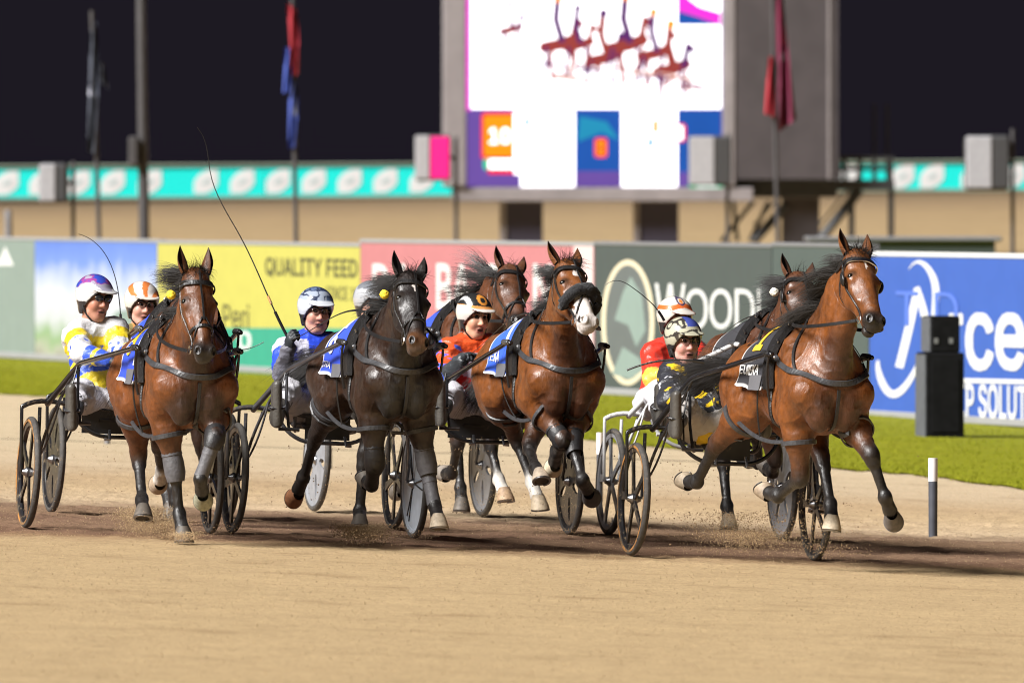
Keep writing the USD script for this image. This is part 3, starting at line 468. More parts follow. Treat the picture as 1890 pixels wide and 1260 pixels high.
led('number_tile', rr(1097, 1121, 255, 291, 6), 'led_red'); led('number_tile', rr(1101, 1117, 259, 287, 5), 'led_orange'); led('red_tile', rr(1238, 1266, 229, 262, 6), 'led_red'); led('red_tile', rc(1236, 1260, 233, 258), 'led_white'); led('green_dot', ell_pts(897, 303, 5, 11), 'led_green'); led('red_bar', rc(901, 949, 293, 321), 'led_red'); led('white_bar', rr(902, 949, 294, 312, 3), 'led_white'); led('green_bar', rr(1271, 1335, 334, 347, 5), 'led_green'); led('white_bar', rr(1284, 1326, 337, 345, 3), 'led_white'); led('blue_mark', rc(968, 978, 217, 234), 'led_teal'); led('orange_mark', rr(1204, 1216, 221, 246, 4), 'led_orange'); led('blue_mark', rc(1195, 1206, 254, 272), 'led_teal'); led('blue_mark', rc(1186, 1191, 290, 312), 'led_teal')
def ledtext(t, a, b, c, d, m):
    e = meshkit.text_mesh(t, 1., 1., True); v = np.array(e.vertices); mn, mx = v.min(0), v.max(0); lay[0] += 1; put(th, 'lettering', (np.stack([sx(a) + (v[:, 0] - mn[0]) / (mx[0] - mn[0]) * (sx(b) - sx(a)), .03 - .0045 * lay[0] - v[:, 2] * .004, sz(d) + (v[:, 1] - mn[1]) / (mx[1] - mn[1]) * (sz(c) - sz(d))], 1), np.array(e.faces)), m)
ledtext('10', 903, 942, 236, 266, 'led_white'); ledtext('8', 1105, 1113, 264, 282, 'led_red')
rg = random.Random(5)
from shapely.geometry import LineString
def blot(name, pts, w, m): led(name, list(LineString(pts).buffer(w / 2, 3).exterior.coords), m)
for (cx_, cy_, s_) in ((945, 55, .9), (1035, 82, 1.5), (1070, 84, 1.2), (1118, 108, 1.45), (1160, 84, 1.6), (1210, 100, 1.35), (1242, 128, 1.45)):   # the runners shown on the screen
    blot('screen_horse', [(cx_ - 20 * s_, cy_ + 4 * s_), (cx_, cy_), (cx_ + 16 * s_, cy_ - 6 * s_)], 15 * s_, 'led_brown'); blot('screen_horse', [(cx_ + 14 * s_, cy_ - 4 * s_), (cx_ + 19 * s_, cy_ - 30 * s_), (cx_ + 25 * s_, cy_ - 24 * s_)], 8 * s_, ('led_brown', 'led_plum')[rg.randrange(2)])
    for k_, dx in enumerate((-18, -10, 10, 17)): x1_ = cx_ + (dx + rg.uniform(-7, 7)) * s_; blot('screen_leg', [(cx_ + dx * s_, cy_ + 4 * s_), (x1_, cy_ + 24 * s_), (x1_ + rg.uniform(-6, 4) * s_, cy_ + 42 * s_)], rg.uniform(3.5, 6) * s_, ('led_plum', 'led_brown')[k_ % 2])
    blot('screen_driver', [(cx_ - 4 * s_, cy_ - 52 * s_), (cx_ - 6 * s_, cy_ - 30 * s_), (cx_ + 1 * s_, cy_ - 6 * s_)], 9 * s_, ('led_plum', 'led_brown', 'led_blue')[rg.randrange(3)]); led('screen_helmet', ell_pts(cx_ - 3 * s_, cy_ - 57 * s_, 6 * s_, 6 * s_, 14), ('led_orange', 'led_plum', 'led_teal')[rg.randrange(3)])
for k_ in range(22):
    x_ = rg.uniform(985, 1275); y_ = 118 + (x_ - 985) * .12 + rg.uniform(-12, 22); blot('screen_shadow', [(x_, y_), (x_ + rg.uniform(14, 30), y_ + 2), (x_ + rg.uniform(34, 56), y_ + 6)], rg.uniform(2, 6), ('led_sand', 'led_brown', 'led_plum', 'led_brown')[k_ % 4])
# boards along the far rail
def boards(px0, px1, yt0, yb0, yt1, yb1, leaves, label):
    Yb = 300.; a, b = Q(px0, yb0, Yb), Q(px1, yb1, Yb); th = thing('rail_board', label, 'board', np.eye(3), a, group='teal boards along the far rail'); n = max(1, int((px1 - px0) / 300))
    f = lambda px, py: np.array([(px - px0) * Yb / F, 0, H - (py - HY) / F * Yb - a[2]])
    for i in range(n):
        p, q = px0 + (px1 - px0) * i / n + .6, px0 + (px1 - px0) * (i + 1) / n - .6; tt = lambda x, u, v: u + (v - u) * (x - px0) / (px1 - px0)
        V = np.array([f(p, tt(p, yb0, yb1)), f(q, tt(q, yb0, yb1)), f(q, tt(q, yt0, yt1)), f(p, tt(p, yt0, yt1))]); V = np.vstack([V, V + (0, .06, 0)]); h_ = trimesh.convex.convex_hull(V); put(th, 'panel', (np.array(h_.vertices), np.array(h_.faces)), 'board_teal')
    for u, v in ((yt0 - 6, yt1 - 6), (yb0, yb1)): put(th, 'rim', tube([f(px0, u + 3) - (0, .02, 0), f(px1, v + 3) - (0, .02, 0)], .045, 6), 'board_rim')
    for k_, px in enumerate(leaves):
        t_ = (px - px0) / (px1 - px0); c_ = (yt0 + yb0) / 2 * (1 - t_) + (yt1 + yb1) / 2 * t_; h_ = 22.; w_ = 22.
        pg = Polygon([(px - w_, c_ + h_), (px - w_, c_), (px - w_ + 10, c_ - h_ + 8), (px + 4, c_ - h_), (px + w_, c_ - h_), (px + w_, c_ + 4), (px + w_ - 8, c_ + h_ - 8), (px, c_ + h_)]).buffer(3).buffer(-3); e = trimesh.creation.extrude_polygon(Polygon([(f(x, y)[0], f(x, y)[2]) for x, y in pg.exterior.coords]), .01, engine='earcut'); v = np.array(e.vertices); put(th, 'leaf_emblem', (np.stack([v[:, 0], -.003 - v[:, 2], v[:, 1]], 1), np.array(e.faces)), 'print_white')
        pg = Polygon([(px - 9, c_ + 5), (px - 4, c_ - 4), (px + 10, c_ - 6), (px + 5, c_ + 3)]); e = trimesh.creation.extrude_polygon(Polygon([(f(x, y)[0], f(x, y)[2]) for x, y in pg.exterior.coords]), .01, engine='earcut'); v = np.array(e.vertices); put(th, 'emblem_mark', (np.stack([v[:, 0], -.016 - v[:, 2], v[:, 1]], 1), np.array(e.faces)), 'print_mist')
boards(-200, 834, 312, 366, 306, 360, [-120, -52, 12, 76, 144, 208, 276, 380, 447, 513, 579, 645, 711, 778], 'long teal board with white leaf emblems left of the big screen')
boards(1546, 2100, 303, 350, 299, 347, [1560, 1665, 1720, 1796, 1870, 1940], 'teal board with white leaf emblems right of the big screen')
# poles, flags, grey boxes
def pole(name, label, cat, px_t, py_t, px_b, py_b, Y, w, m, parts=()):
    b, t = Q(px_b, py_b, Y), Q(px_t, py_t, Y); b[2] = float(zg(b[0], Y)) - .1; th = thing(name, label, cat, np.eye(3), b); S_ = F / Y; put(th, 'pole', tube(np.linspace((0, 0, 0), t - b, 6), np.linspace(w / S_ / 2, w / S_ / 2 * .8, 6), 12), m, smooth=True); put(th, 'base_plate', box((-.25, -.25, .05), (.25, .25, .13)), m)
    f = lambda px, py, dy=0.: Q(px, py, Y + dy) - b
    for q in parts: q(th, f)
def cloth(edge_l, edge_r, m, n=14, fold=.12):
    def go(th, f):
        L, R = spline([f(*p) for p in edge_l], n), spline([f(*p) for p in edge_r], n); V = []
        for i in range(n):
            for j, t in enumerate(np.linspace(0, 1, 9)): p = lerp(L[i], R[i], t); V.append(p + np.array([0, fold * math.sin(t * 9 + i * .35) - .1, 0]))
        V = np.array(V); Fq = [(i * 9 + j, i * 9 + j + 1, i * 9 + j + 10, i * 9 + j + 9) for i in range(n - 1) for j in range(8)]; Fq = np.array(Fq); T = np.concatenate([Fq[:, [0, 1, 2]], Fq[:, [0, 2, 3]]]); put(th, 'flag', (np.vstack([V, V + (0, .012, 0)]), np.vstack([T, T[:, ::-1] + len(V)])), m, smooth=True)
    return go
M('flag_red', (.35, .02, .035), .7, var=.3, scale=2); M('flag_blue', (.06, .10, .42), .7, var=.3, scale=2); M('flag_white', (.45, .46, .55), .7, var=.2, scale=2); M('flag_grey', (.07, .08, .11), .7, var=.3, scale=2); M('flag_wine', (.16, .015, .05), .7, var=.3, scale=2)
pole('flag_pole', 'flag pole with a dark limp flag at the left', 'flagpole', 169, 20, 189, 430, 190, 9, 'pole_grey', [cloth([(166, 60), (164, 180), (162, 280)], [(178, 40), (182, 160), (178, 285)], 'flag_grey'), cloth([(184, 110), (184, 150)], [(192, 120), (200, 165)], 'flag_grey', 6), cloth([(164, 148), (163, 176)], [(176, 150), (176, 180)], 'flag_white', 6)])
pole('flag_pole', 'flag pole with a limp red, white and blue flag', 'flagpole', 539, -30, 549, 440, 190, 9, 'pole_grey', [cloth([(530, 5), (535, 80), (540, 140)], [(548, 20), (552, 80), (551, 138)], 'flag_red'), cloth([(527, 88), (522, 172)], [(541, 90), (534, 170)], 'flag_blue', 8), cloth([(534, 150), (533, 210), (533, 274)], [(548, 155), (549, 210), (546, 272)], 'flag_blue'), cloth([(535, 158), (535, 215)], [(546, 158), (546, 212)], 'flag_white', 8)])
pole('flag_pole', 'flag pole with a limp dark red flag before the screen tower', 'flagpole', 1425, -30, 1439, 445, 190, 9, 'pole_grey', [cloth([(1430, -20), (1434, 90), (1436, 245)], [(1444, -20), (1454, 90), (1470, 220)], 'flag_wine'), cloth([(1418, 105), (1411, 210)], [(1428, 105), (1426, 216)], 'flag_red', 8), cloth([(1436, -20), (1440, 80)], [(1445, -20), (1446, 85)], 'flag_red', 8), cloth([(1436, 98), (1436, 112)], [(1450, 98), (1450, 112)], 'flag_white', 4)])
pole('light_tower', 'thick grey floodlight mast at the left with a side box', 'mast', 259, -60, 268, 432, 205, 21, 'pole_grey', [lambda th, f: put(th, 'junction_box', box(f(238, 306) - (0, .3, 0), f(256, 252) + (0, .3, 0), .03), 'pole_grey')])
M('box_pink', (.75, .01, .22), .45, var=.05)
def gbox(px0, px1, py0, py1, pxp, pyp, label, m='box_grey', pyb=450, side='box_dark', Y=196, split=.6):
    def go(th, f):
        a, b = f(px0, py1), f(px1, py0); wv = b[0] - a[0]; md = a[0] + wv * split
        put(th, 'cabinet', box((a[0], -.55, a[2]), (b[0], .15, b[2]), .05), 'box_dark'); put(th, 'cover', box((a[0] + .01, -.60, a[2] + .03), (md, -.552, b[2] - .02), .02), m); put(th, 'side_cover', box((md + .015, -.585, a[2] + .04), (b[0] - .02, -.552, b[2] - .04), .012), side)
        put(th, 'bracket', tube([(b[0] - .1, -.1, (a[2] + b[2]) / 2), f(pxp, (py0 + py1) / 2)], .04, 6), 'steel_dark')
    pole('pole_speaker', label, 'loudspeaker', pxp, pyp, pxp, pyb, Y, 9, 'pole_grey', [go])
gbox(74, 126, 301, 375, 135, 298, 'grey loudspeaker box on a pole at the left')
gbox(1780, 1861, 250, 351, 1869, 238, 'grey loudspeaker box on a pole at the far right')
gbox(766, 832, 249, 334, 842, 252, 'grey loudspeaker box left of the lit screen with a bright pink side', Y=222, side='box_pink', split=.42)
gbox(1271, 1349, 251, 344, 1343, 246, 'grey loudspeaker box in front of the lower right screen corner', Y=222)
pole('marker_pole', 'short pale pole above the sage banner', 'pole', 15, 388, 17, 440, 230, 16, 'post_grey')
g0 = Q(1545, 470, 172.); g0[2] = float(zg(g0[0], 172.)); th = thing('low_shed', 'long low grey-green shed roofline above the fence at the right', 'shed', np.eye(3), g0); wS = (1792 - 1500) / F * 172; put(th, 'wall', box((-45 / F * 172, 0, -.1), (wS, 2.0, Q(0, 446, 172.)[2] - g0[2])), 'ban_slate_b'); put(th, 'roof', box((-55 / F * 172, -.1, Q(0, 446, 172.)[2] - g0[2] + .003), (wS + .1, 2.1, Q(0, 437, 172.)[2] - g0[2]), .02), 'post_grey')
# ------------------------------------------------------------------ horses
BLACKPT = (.013, .011, .010)
def make_horse(sp):
    rng = np.random.default_rng(sp['seed']); dz = sp.get('dz', 0.); low = sp.get('low', False)
    S = F / sp['Y']; Xm = (sp['mid'] - CX) / S; fr = Frame((Xm, sp['Y'], gz(Xm, sp['Y'])), sp['yaw'])
    th = thing('racehorse', sp['label'], 'horse', fr.R, fr.O, group='racehorses pulling the sulkies')
    z = lambda p: np.array([p[0], p[1], p[2] + dz], float)
    B = Field(); L = np.array([0, 1., 0])
    # trunk
    ws = sp.get('ws', .92)
    B.ell(z((.10, 0, 1.21)), (.56, .285 * ws, .345), k=.06); B.ell(z((.47, 0, 1.19)), (.27, .262 * ws, .33), k=.07)
    B.ell(z((.30, 0, 1.43)), (.30, .085, .145), k=.10, col='b'); B.ell(z((-.20, 0, 1.28)), (.42, .225, .20), k=.10)
    B.cone(z((.15, 0, 1.06)), z((-.42, 0, 1.13)), .210 * ws, .165, k=.08, col='u')
    for s in (-1, 1):
        B.ell(z((-.58, s * .14, 1.10)), (.27, .155, .30), k=.06); B.ell(z((-.40, s * .165, 1.28)), (.12, .085, .09), k=.10)
        B.cone(z((.33, s * .15 * ws, 1.40)), z((.64, s * .185 * ws, 1.13)), .092, .100, k=.05)
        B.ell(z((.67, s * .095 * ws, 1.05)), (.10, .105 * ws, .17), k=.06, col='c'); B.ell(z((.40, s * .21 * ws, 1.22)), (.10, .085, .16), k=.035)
        B.ell(z((.50, s * .215 * ws, 1.09)), (.12, .080, .17), k=.035); B.ell(z((.28, s * .215 * ws, 1.02)), (.16, .065, .12), k=.05)
        B.ell(z((-.30, s * .20, 1.08)), (.13, .06, .15), k=.05)
    B.ell(z((-.56, 0, 1.265)), (.31, .185, .17), k=.08); B.ell(z((-.80, 0, 1.17)), (.09, .11, .16), k=.06)
    # neck and head
    nb = z((.40, 0, 1.36)); poll = fr.reach(nb, sp.get('necklen', .86), *sp['poll'], 1); HL = sp.get('headlen', .63)
    nose = fr.reach(poll, HL, *sp['nose'], 1); h = unit(nose - poll)
    fy = math.radians(sp.get('face', 0)); n = np.array([math.cos(fy), math.sin(fy), .35]); n = unit(n - h * (n @ h)); w = np.cross(h, n)
    if w[1] < 0: w = -w
    HR = np.stack([h, n, w]); hp = lambda u, a, ww=0.: poll + u * h * (HL / .60) + a * n + 1.1 * ww * w
    thr = hp(.06, -.13); mid = lerp(nb, thr, .52) + np.array([.03, 0, .03])
    nw = unit(np.cross(poll - nb, np.cross(L, poll - nb)));
    B.cone(z((.40, 0, 1.27)), mid, .215, .132, w=L, q=.64, k=.09); B.cone(mid, thr, .132, .100, w=lerp(L, w, .6), q=.70, k=.06)
    B.cone(z((.25, 0, 1.50)), lerp(nb, hp(0, -.10), .55) + np.array([0, 0, .125]), .06, .05, k=.09); B.cone(lerp(nb, hp(0, -.10), .55) + np.array([0, 0, .125]), hp(0.0, -.075), .05, .055, k=.07)
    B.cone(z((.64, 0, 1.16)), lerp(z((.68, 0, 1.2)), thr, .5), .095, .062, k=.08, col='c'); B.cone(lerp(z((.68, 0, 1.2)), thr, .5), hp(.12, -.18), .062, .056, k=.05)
    B.ell(hp(.06, -.075), (0.109, 0.085, 0.0874), HR, k=.05, col='h'); B.ell(hp(.17, -.078), (0.140, 0.081, 0.0963), HR, k=.04, col='h')
    for s in (-1, 1):
        B.ell(hp(.205, -.058, s * .074), (0.052, 0.035, 0.0358), HR, k=.025, col='h'); B.ell(hp(.215, -.15, s * .036), (0.135, 0.102, 0.0470), HR, k=.045, col='h')
        B.cone(hp(.26, -.085, s * .074), hp(.37, -.08, s * .058), .018, .012, k=.03, col='h')
        B.ell(hp(.553, -.043, s * .040), (0.037, 0.031, 0.0269), HR, k=.02, col='m'); B.ell(hp(.566, -.028, s * .046), (0.023, 0.023, 0.0146), HR, k=.012, op='-', col='k')
        B.ell(hp(.10, -.055, s * .068), (0.031, 0.031, 0.0224), HR, k=.03, col='h')
    B.cone(hp(.22, -.062), hp(.47, -.052), .066, .047, w=w, q=.95, k=.04, col='h'); B.cone(hp(.25, -.10), hp(.48, -.085), .074, .052, w=w, q=.82, k=.05, col='h')
    B.ell(hp(.535, -.078), (0.068, 0.062, 0.0638), HR, k=.03, col='m'); B.cone(hp(.22, -.195), hp(.50, -.140), .055, .034, w=w, q=.85, k=.04, col='h')
    mo = sp.get('mouth', .0)
    B.ell(hp(.553, -.128 - mo), (0.042, 0.033, 0.0426), HR, k=.02, col='p'); B.ell(hp(.585, -.085), (0.026, 0.031, 0.0470), HR, k=.02, col='p')
    if mo: B.ell(hp(.57, -.112 - mo * .3), (0.036, 0.010, 0.0560), HR, k=.008, op='-', col='k')
    # legs, from where the photograph shows each joint
    J = {}
    for key, s in (('fr', -1), ('fl', 1), ('hr', -1), ('hl', 1)):
        px = sp['legs'][key]; fore = key[0] == 'f'
        if fore:
            e = z((.44 + px.get('ex', 0), s * .175 * ws, .97)); ls = (.39, .285, .155)
        else:
            e = z((-.40 + px.get('ex', 0), s * .165, 1.0)); ls = (.43, .345, .16)
        a = fr.reach(e, ls[0], *px['j'][0]); b = fr.reach(a, ls[1], *px['j'][1]); c = fr.reach(b, ls[2], *px['j'][2]); J[key] = (e, a, b, c)
        d1 = unit(b - a); f1 = unit(np.cross(d1, L)); d2 = unit(c - b); f2 = unit(np.cross(d2, L)); u1 = unit(a - e); fu = unit(np.cross(u1, L)); lo = px.get('low', 'l')
        if fore:
            B.cone(z((.63, s * .18 * ws, 1.12)), e, .105, .105, k=.05); m_ = lerp(e, a, .35)
            B.cone(e + (0, 0, .04), m_ + fu * .012, .108, .086, k=.05); B.cone(m_ + fu * .01, lerp(e, a, .9), .088, .052, k=.05, col='g')
            B.ell(m_ + fu * .035, (.055, .06, .10), k=.03); B.cone(a - u1 * .04, a + d1 * .045, .050, .045, k=.03, col='l'); B.ell(a + f1 * .010, (.048, .046, .052), k=.03, col='l'); B.ell(a - f1 * .036, (.024, .030, .036), k=.03, col='l')
        else:
            B.cone(z((-.60, s * .135, 1.13)), e, .185, .125, k=.06); m_ = lerp(e, a, .4)
            B.cone(e, m_ - fu * .012, .125, .095, k=.06); B.cone(m_ - fu * .012, lerp(e, a, .92), .095, .050, k=.05, col='g')
            B.cone(a - u1 * .04, a + d1 * .05, .050, .044, k=.03, col='l'); B.cone(lerp(a, e, .30) - fu * .060, a - fu * .048 - f1 * .014, .018, .030, k=.03, col='l')
        B.cone(a, b, .034 if fore else .037, .030, k=.025, col='l'); B.cone(lerp(a, b, .12) - f1 * .030, b - f1 * .032, .020, .020, k=.012, col='l')
        B.ell(b - f1 * .006, (.042, .041, .044), k=.025, col=lo); B.ell(b - f1 * .034, (.025, .031, .027), k=.025, col=lo); B.cone(b, lerp(b, c, .72), .038, .046, k=.02, col=lo)
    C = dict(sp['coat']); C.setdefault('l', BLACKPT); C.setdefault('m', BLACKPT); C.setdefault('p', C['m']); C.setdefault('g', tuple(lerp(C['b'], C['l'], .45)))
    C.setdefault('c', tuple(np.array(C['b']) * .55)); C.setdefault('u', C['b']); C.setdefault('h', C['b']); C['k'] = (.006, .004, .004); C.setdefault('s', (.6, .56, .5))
    res = .0125 if low else .0095
    bk = B.bake(res); cl = hp(.02, -.10) + unit(lerp(nb, thr, .8) - thr) * .20; cn = unit(thr - nb)
    V1, T1, N1 = bk.mesh((cl + cn * .004, cn))
    hl = np.min([hp(u, a, q) for u in (-.1, .68) for a in (-.30, .06) for q in (-.15, .15)] + [cl - .12], 0); hh = np.max([hp(u, a, q) for u in (-.1, .68) for a in (-.30, .06) for q in (-.15, .15)] + [cl + .12], 0)
    hk = B.bake(.0062 if not low else .009, hl, hh); V2, T2, N2 = hk.mesh((cl - cn * .004, -cn))
    V = np.vstack([V1, V2]); T = np.vstack([T1, T2 + len(V1)]); N = np.vstack([N1, N2]); col = B.paint(V, C, .014)
    vein = (1 - 2 * np.abs(meshkit.noise(V * np.array([13, 13, 10]) + sp['seed'], 3) - .5)) ** 7; mus = meshkit.fbm(V * np.array([9, 9, 5.5]) + 7 * sp['seed'], 3, 2) - .5; big = np.clip((V[:, 2] - .35) / .4, .45, 1)
    hd = np.clip((np.linalg.norm(V - hp(.3, -.08), axis=1) - .25) / .1, .35, 1); V = V + N * (hd * big * (mus * .007 + vein * .0042))[:, None]; col = col * (1 - .25 * np.clip(-mus * 5, 0, 1))[:, None]  # tint also darkened in the muscle hollows, shading painted into the coat
    # face markings
    q = V - poll; U, A, W = q @ h / (HL / .6), q @ n, q @ w; jag = (meshkit.noise(V * 60) - .5) * .02
    for (u0, u1_, w0, w1) in sp.get('white', []):
        wid = w0 + (w1 - w0) * np.clip((U - u0) / (u1_ - u0), 0, 1) + jag
        m = (A > -.13) & (U > u0) & (U < u1_) & (np.abs(W) < wid) & (V[:, 0] > thr[0] - .3); col[m] = (.62, .56, .52)
    ring = np.minimum(np.linalg.norm(q - (.205 * h - .045 * n + .085 * w), axis=1), np.linalg.norm(q - (.205 * h - .045 * n - .085 * w), axis=1)); e_ = np.clip(1 - (ring - .022) / .02, 0, 1)[:, None]; col = col * (1 - .7 * e_) + .7 * e_ * np.array((.02, .014, .01))
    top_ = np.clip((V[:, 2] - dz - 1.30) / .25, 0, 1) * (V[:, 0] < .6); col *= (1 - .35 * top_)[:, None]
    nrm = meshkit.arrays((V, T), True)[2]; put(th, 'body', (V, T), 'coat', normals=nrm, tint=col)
    sdf = lambda P: np.minimum(bk(P), 9)
    # ears: tapering cups
    for s in (-1, 1):
        base = hp(-.015, -.062, s * .062); up = unit(-h * .98 + n * (.18 + sp.get('earf', 0)) + w * s * sp.get('ear', .12)); op = unit(n * .8 + w * s * .6); op = unit(op - up * (op @ up)); sw = np.cross(up, op)
        ls_, VV, FF = np.linspace(0, 1, 10), [], []; na = 13
        for i, t in enumerate(ls_):
            r = .041 * (math.sin(math.pi * min(1, .30 + .52 * t)) ** 1.0) * (1 - t ** 3) + .0025; cpos = base + up * .195 * t + w * s * .012 * math.sin(2.6 * t)
            gap = 1.15 * min(1, .25 + t * 1.3)
            for a in np.linspace(gap * .55, 2 * np.pi - gap * .55, na): VV.append(cpos + r * (math.cos(a) * op + 0.72 * math.sin(a) * sw) - op * r * .15)
        for i in range(9):
            for j in range(na - 1): a = i * na + j; FF += [(a, a + 1, a + na + 1), (a, a + na + 1, a + na)]
        VV = np.array(VV); FF = np.array(FF); nn = meshkit.arrays((VV, FF), True)[2]
        if np.mean(np.sum((VV - VV.reshape(10, na, 3).mean(1).repeat(na, 0)) * nn, 1)) < 0: nn = -nn; FF = FF[:, ::-1]
        inner = VV - nn * .003; tipc = np.repeat(ls_, na)[:, None]; co = np.array(C['h']) * (1 - .75 * tipc ** 2) + np.array(BLACKPT) * .75 * tipc ** 2
        put(th, 'ear', (np.vstack([VV, inner]), np.vstack([FF, FF[:, ::-1] + len(VV)])), 'coat', normals=np.vstack([nn, -nn]), tint=np.vstack([co, co * .35]))
    for s in (-1, 1): put(th, 'eye', ball(hp(.205, -.046, s * .090), .021), 'eye', smooth=True)
    # hooves
    shod = sp.get('hoof', (.09, .075, .06))
    for key in J:
        e, a, b, c = J[key]; d = unit(c - b); f2 = unit(np.cross(d, L)); so = unit(.77 * d - .64 * f2); to = unit(.64 * d + .77 * f2); rg = []; c0 = c - so * .03
        for (r, hh_, fw) in ((.036, -.02, 0), (.046, .0, .0), (.056, .04, .014), (.063, .075, .026), (.060, .082, .026), (.030, .070, .02), (.0, .068, .02)):
            th_ = np.arange(20) * 2 * np.pi / 20; rg.append(c0 + so * hh_ + to * fw + r * (np.cos(th_)[:, None] * to * 1.08 + np.sin(th_)[:, None] * np.cross(so, to)))
        VV = np.concatenate(rg); FF = [];
        for i in range(6):
            for j in range(20): p, q_ = i * 20 + j, i * 20 + (j + 1) % 20; FF += [(p, q_, q_ + 20), (p, q_ + 20, p + 20)]
        hc = np.array(sp['legs'][key].get('hoof', shod)); pale = np.repeat([.7, .9, 1.0, 1.15, .5, .4, .4], 20)[:, None]
        FF = np.array(FF); nn = meshkit.arrays((VV, FF), 40)
        tt = np.clip(pale * hc, 0, .8)
        m0 = trimesh.Trimesh(VV, FF, process=False)
        if m0.volume < 0: FF = FF[:, ::-1]
        put(th, 'hoof', (VV, FF), 'hoof_horn', smooth=True, tint=tt)
        tha = np.linspace(.45, 2 * np.pi - .45, 20); sh_ = np.array([c0 + so * .083 + to * .026 - .056 * (np.cos(t) * to * 1.08 + np.sin(t) * np.cross(so, to)) for t in tha])
        put(th, 'horseshoe', ribbon(sh_, np.tile(so, (20, 1)), .018, .006), 'steel')
    # mane, forelock, tail
    wind = np.array(sp.get('wind', (-.55, -.35, .12)))
    crest = spline([hp(.02, -.06), hp(-.02, -.11), lerp(nb, hp(0, -.10), .55) + (0, 0, .175), z((.28, 0, 1.56))], 60)
    k = 900 if low else 2200; i_ = rng.integers(0, 60, k); rt = crest[i_] + rng.normal(0, .012, (k, 3)); side = sp.get('maneside', -1)
    cl_ = i_ // 4; cr = np.random.default_rng(sp['seed'] + 7).normal(0, 1, (16, 3)); dr = np.stack([-.45 + .3 * cr[cl_, 0], side * np.abs(.6 + .3 * cr[cl_, 1]), .25 + .3 * cr[cl_, 2]], 1) + rng.normal(0, .09, (k, 3))
    put(th, 'mane', strands(rt, dr, rng.uniform(.12, sp.get('manelen', .30), k) * (sp.get('polltuft', .35) + (1 - sp.get('polltuft', .35)) * np.minimum(1, i_ / 22)), rng, wind, .95, .0038, curl=.13, seg=7), 'hair')
    k = 120 if low else 420; rt = hp(-.01, -.05) + rng.normal(0, 1, (k, 3)) * np.array([.02, .03, .012]); dr = n * .4 + rng.normal(0, .5, (k, 3)) + (0, 0, .25)
    put(th, 'forelock', strands(rt, dr, rng.uniform(.05, .15, k), rng, h * .9 + wind * .4, .2, .004, curl=.4), 'hair')
    dock = z((-.86, 0, 1.25)); k = 200 if low else 1400; tl = sp.get('tail', dict(dir=(-.9, -.1, .1), len=.7, wind=(-.6, 0, -.2)))
    core = [dock + unit(np.array(tl['dir'])) * .22 * t + np.array([0, 0, -.05]) * t * t for t in np.linspace(-.25, 1, 6)]
    rt = np.array([core[j] for j in rng.integers(0, 6, k)]) + rng.normal(0, .018, (k, 3)); dr = np.array(tl['dir']) + rng.normal(0, tl.get('spread', .17), (k, 3))
    tv, tf = strands(rt, dr, rng.uniform(tl['len'] * .55, tl['len'], k), rng, np.array(tl['wind']), .5, .0045, seg=7, curl=.16); put(th, 'tail', join([(tv, tf), tube(core, np.linspace(.04, .025, 6), 8)]), 'hair')
    # ---------------- harness
    def loop(c, ax, n_=40, off=.006, up=None, a0=0, a1=2 * np.pi, bk_=bk, rmax=.6):
        """Points round the body in the plane through c with normal ax."""
        ax = unit(ax); u = unit(np.cross(ax, up if up is not None else (0, 1, 0))); v = np.cross(ax, u); out = []
        A_ = np.linspace(a0, a1, n_, endpoint=False); D_ = np.cos(A_)[:, None] * u + np.sin(A_)[:, None] * v; R_ = np.linspace(.0, rmax, 240)
        S_ = bk_(c + D_[:, None, :] * R_[None, :, None]); pos = S_ > 0; first = np.where(pos.any(1), pos.argmax(1), 30); P = c + D_ * R_[first][:, None]
        P = bk_.onto(P, off, 3); return P, bk_.grad(P)
    def along(pts, n_=30, off=.006, bk_=bk):
        P = bk_.onto(spline(pts, n_), off, 8)
        for _ in range(8):
            P[1:-1] = (P[:-2] + P[1:-1] * 2 + P[2:]) / 4; g_ = bk_.grad(P); P = P + g_ * np.maximum(off - bk_(P), 0)[:, None]
        return P, bk_.grad(P)
    wd = z((.20, 0, 1.22)); gx = np.array([1., 0, .12])
    P, Nn = loop(wd, gx, 56); put(th, 'girth', ribbon(P, Nn, .055, .008, True), 'leather')
    up_ = P[:, 2] > 1.30 + dz; P2, N2_ = loop(z((.20, 0, 1.22)), gx, 56, .012); Pp, Np = P2[P2[:, 2] > 1.12 + dz], N2_[P2[:, 2] > 1.12 + dz]
    o_ = np.argsort(np.arctan2(Pp[:, 1], Pp[:, 2] - 1.1)); put(th, 'saddle_pad', ribbon(Pp[o_], Np[o_], .12, .03), 'leather')
    # saddle cloth behind the pad, printed with its number
    cc = sp['cloth']; na, nu = 61, 25; VV = np.zeros((nu, na, 3)); NN = np.zeros((nu, na, 3))
    for i, x in enumerate(np.linspace(.17, -.36, nu)):
        ang = np.linspace(-1.78, 1.78, na); c0 = z((x, 0, 1.18)); D_ = np.stack([0 * ang, np.sin(ang), np.cos(ang)], 1); R_ = np.linspace(.1, .6, 260)
        S_ = bk(c0 + D_[:, None, :] * R_[None, :, None]); first = (S_ > 0).argmax(1); VV[i] = c0 + D_ * R_[first][:, None]
    from scipy.ndimage import gaussian_filter
    VV = np.stack([gaussian_filter(VV[..., c], 1.2, mode='nearest') for c in range(3)], -1); NN = bk.grad(VV); VV = VV + NN * (.014 + .045 * np.abs(np.linspace(-1, 1, na)) ** 4)[None, :, None]
    def clothpt(u, v, off=.0):      # u: 0 front .. 1 rear, v: -1 (the horse's right edge) .. 1
        a, b = u * (nu - 1), (v + 1) / 2 * (na - 1); co = np.array([np.ravel(a), np.ravel(b)]); P = np.stack([map_coordinates(VV[..., c], co, order=1) for c in range(3)], -1); Nq = np.stack([map_coordinates(NN[..., c], co, order=1) for c in range(3)], -1); return P + Nq * off
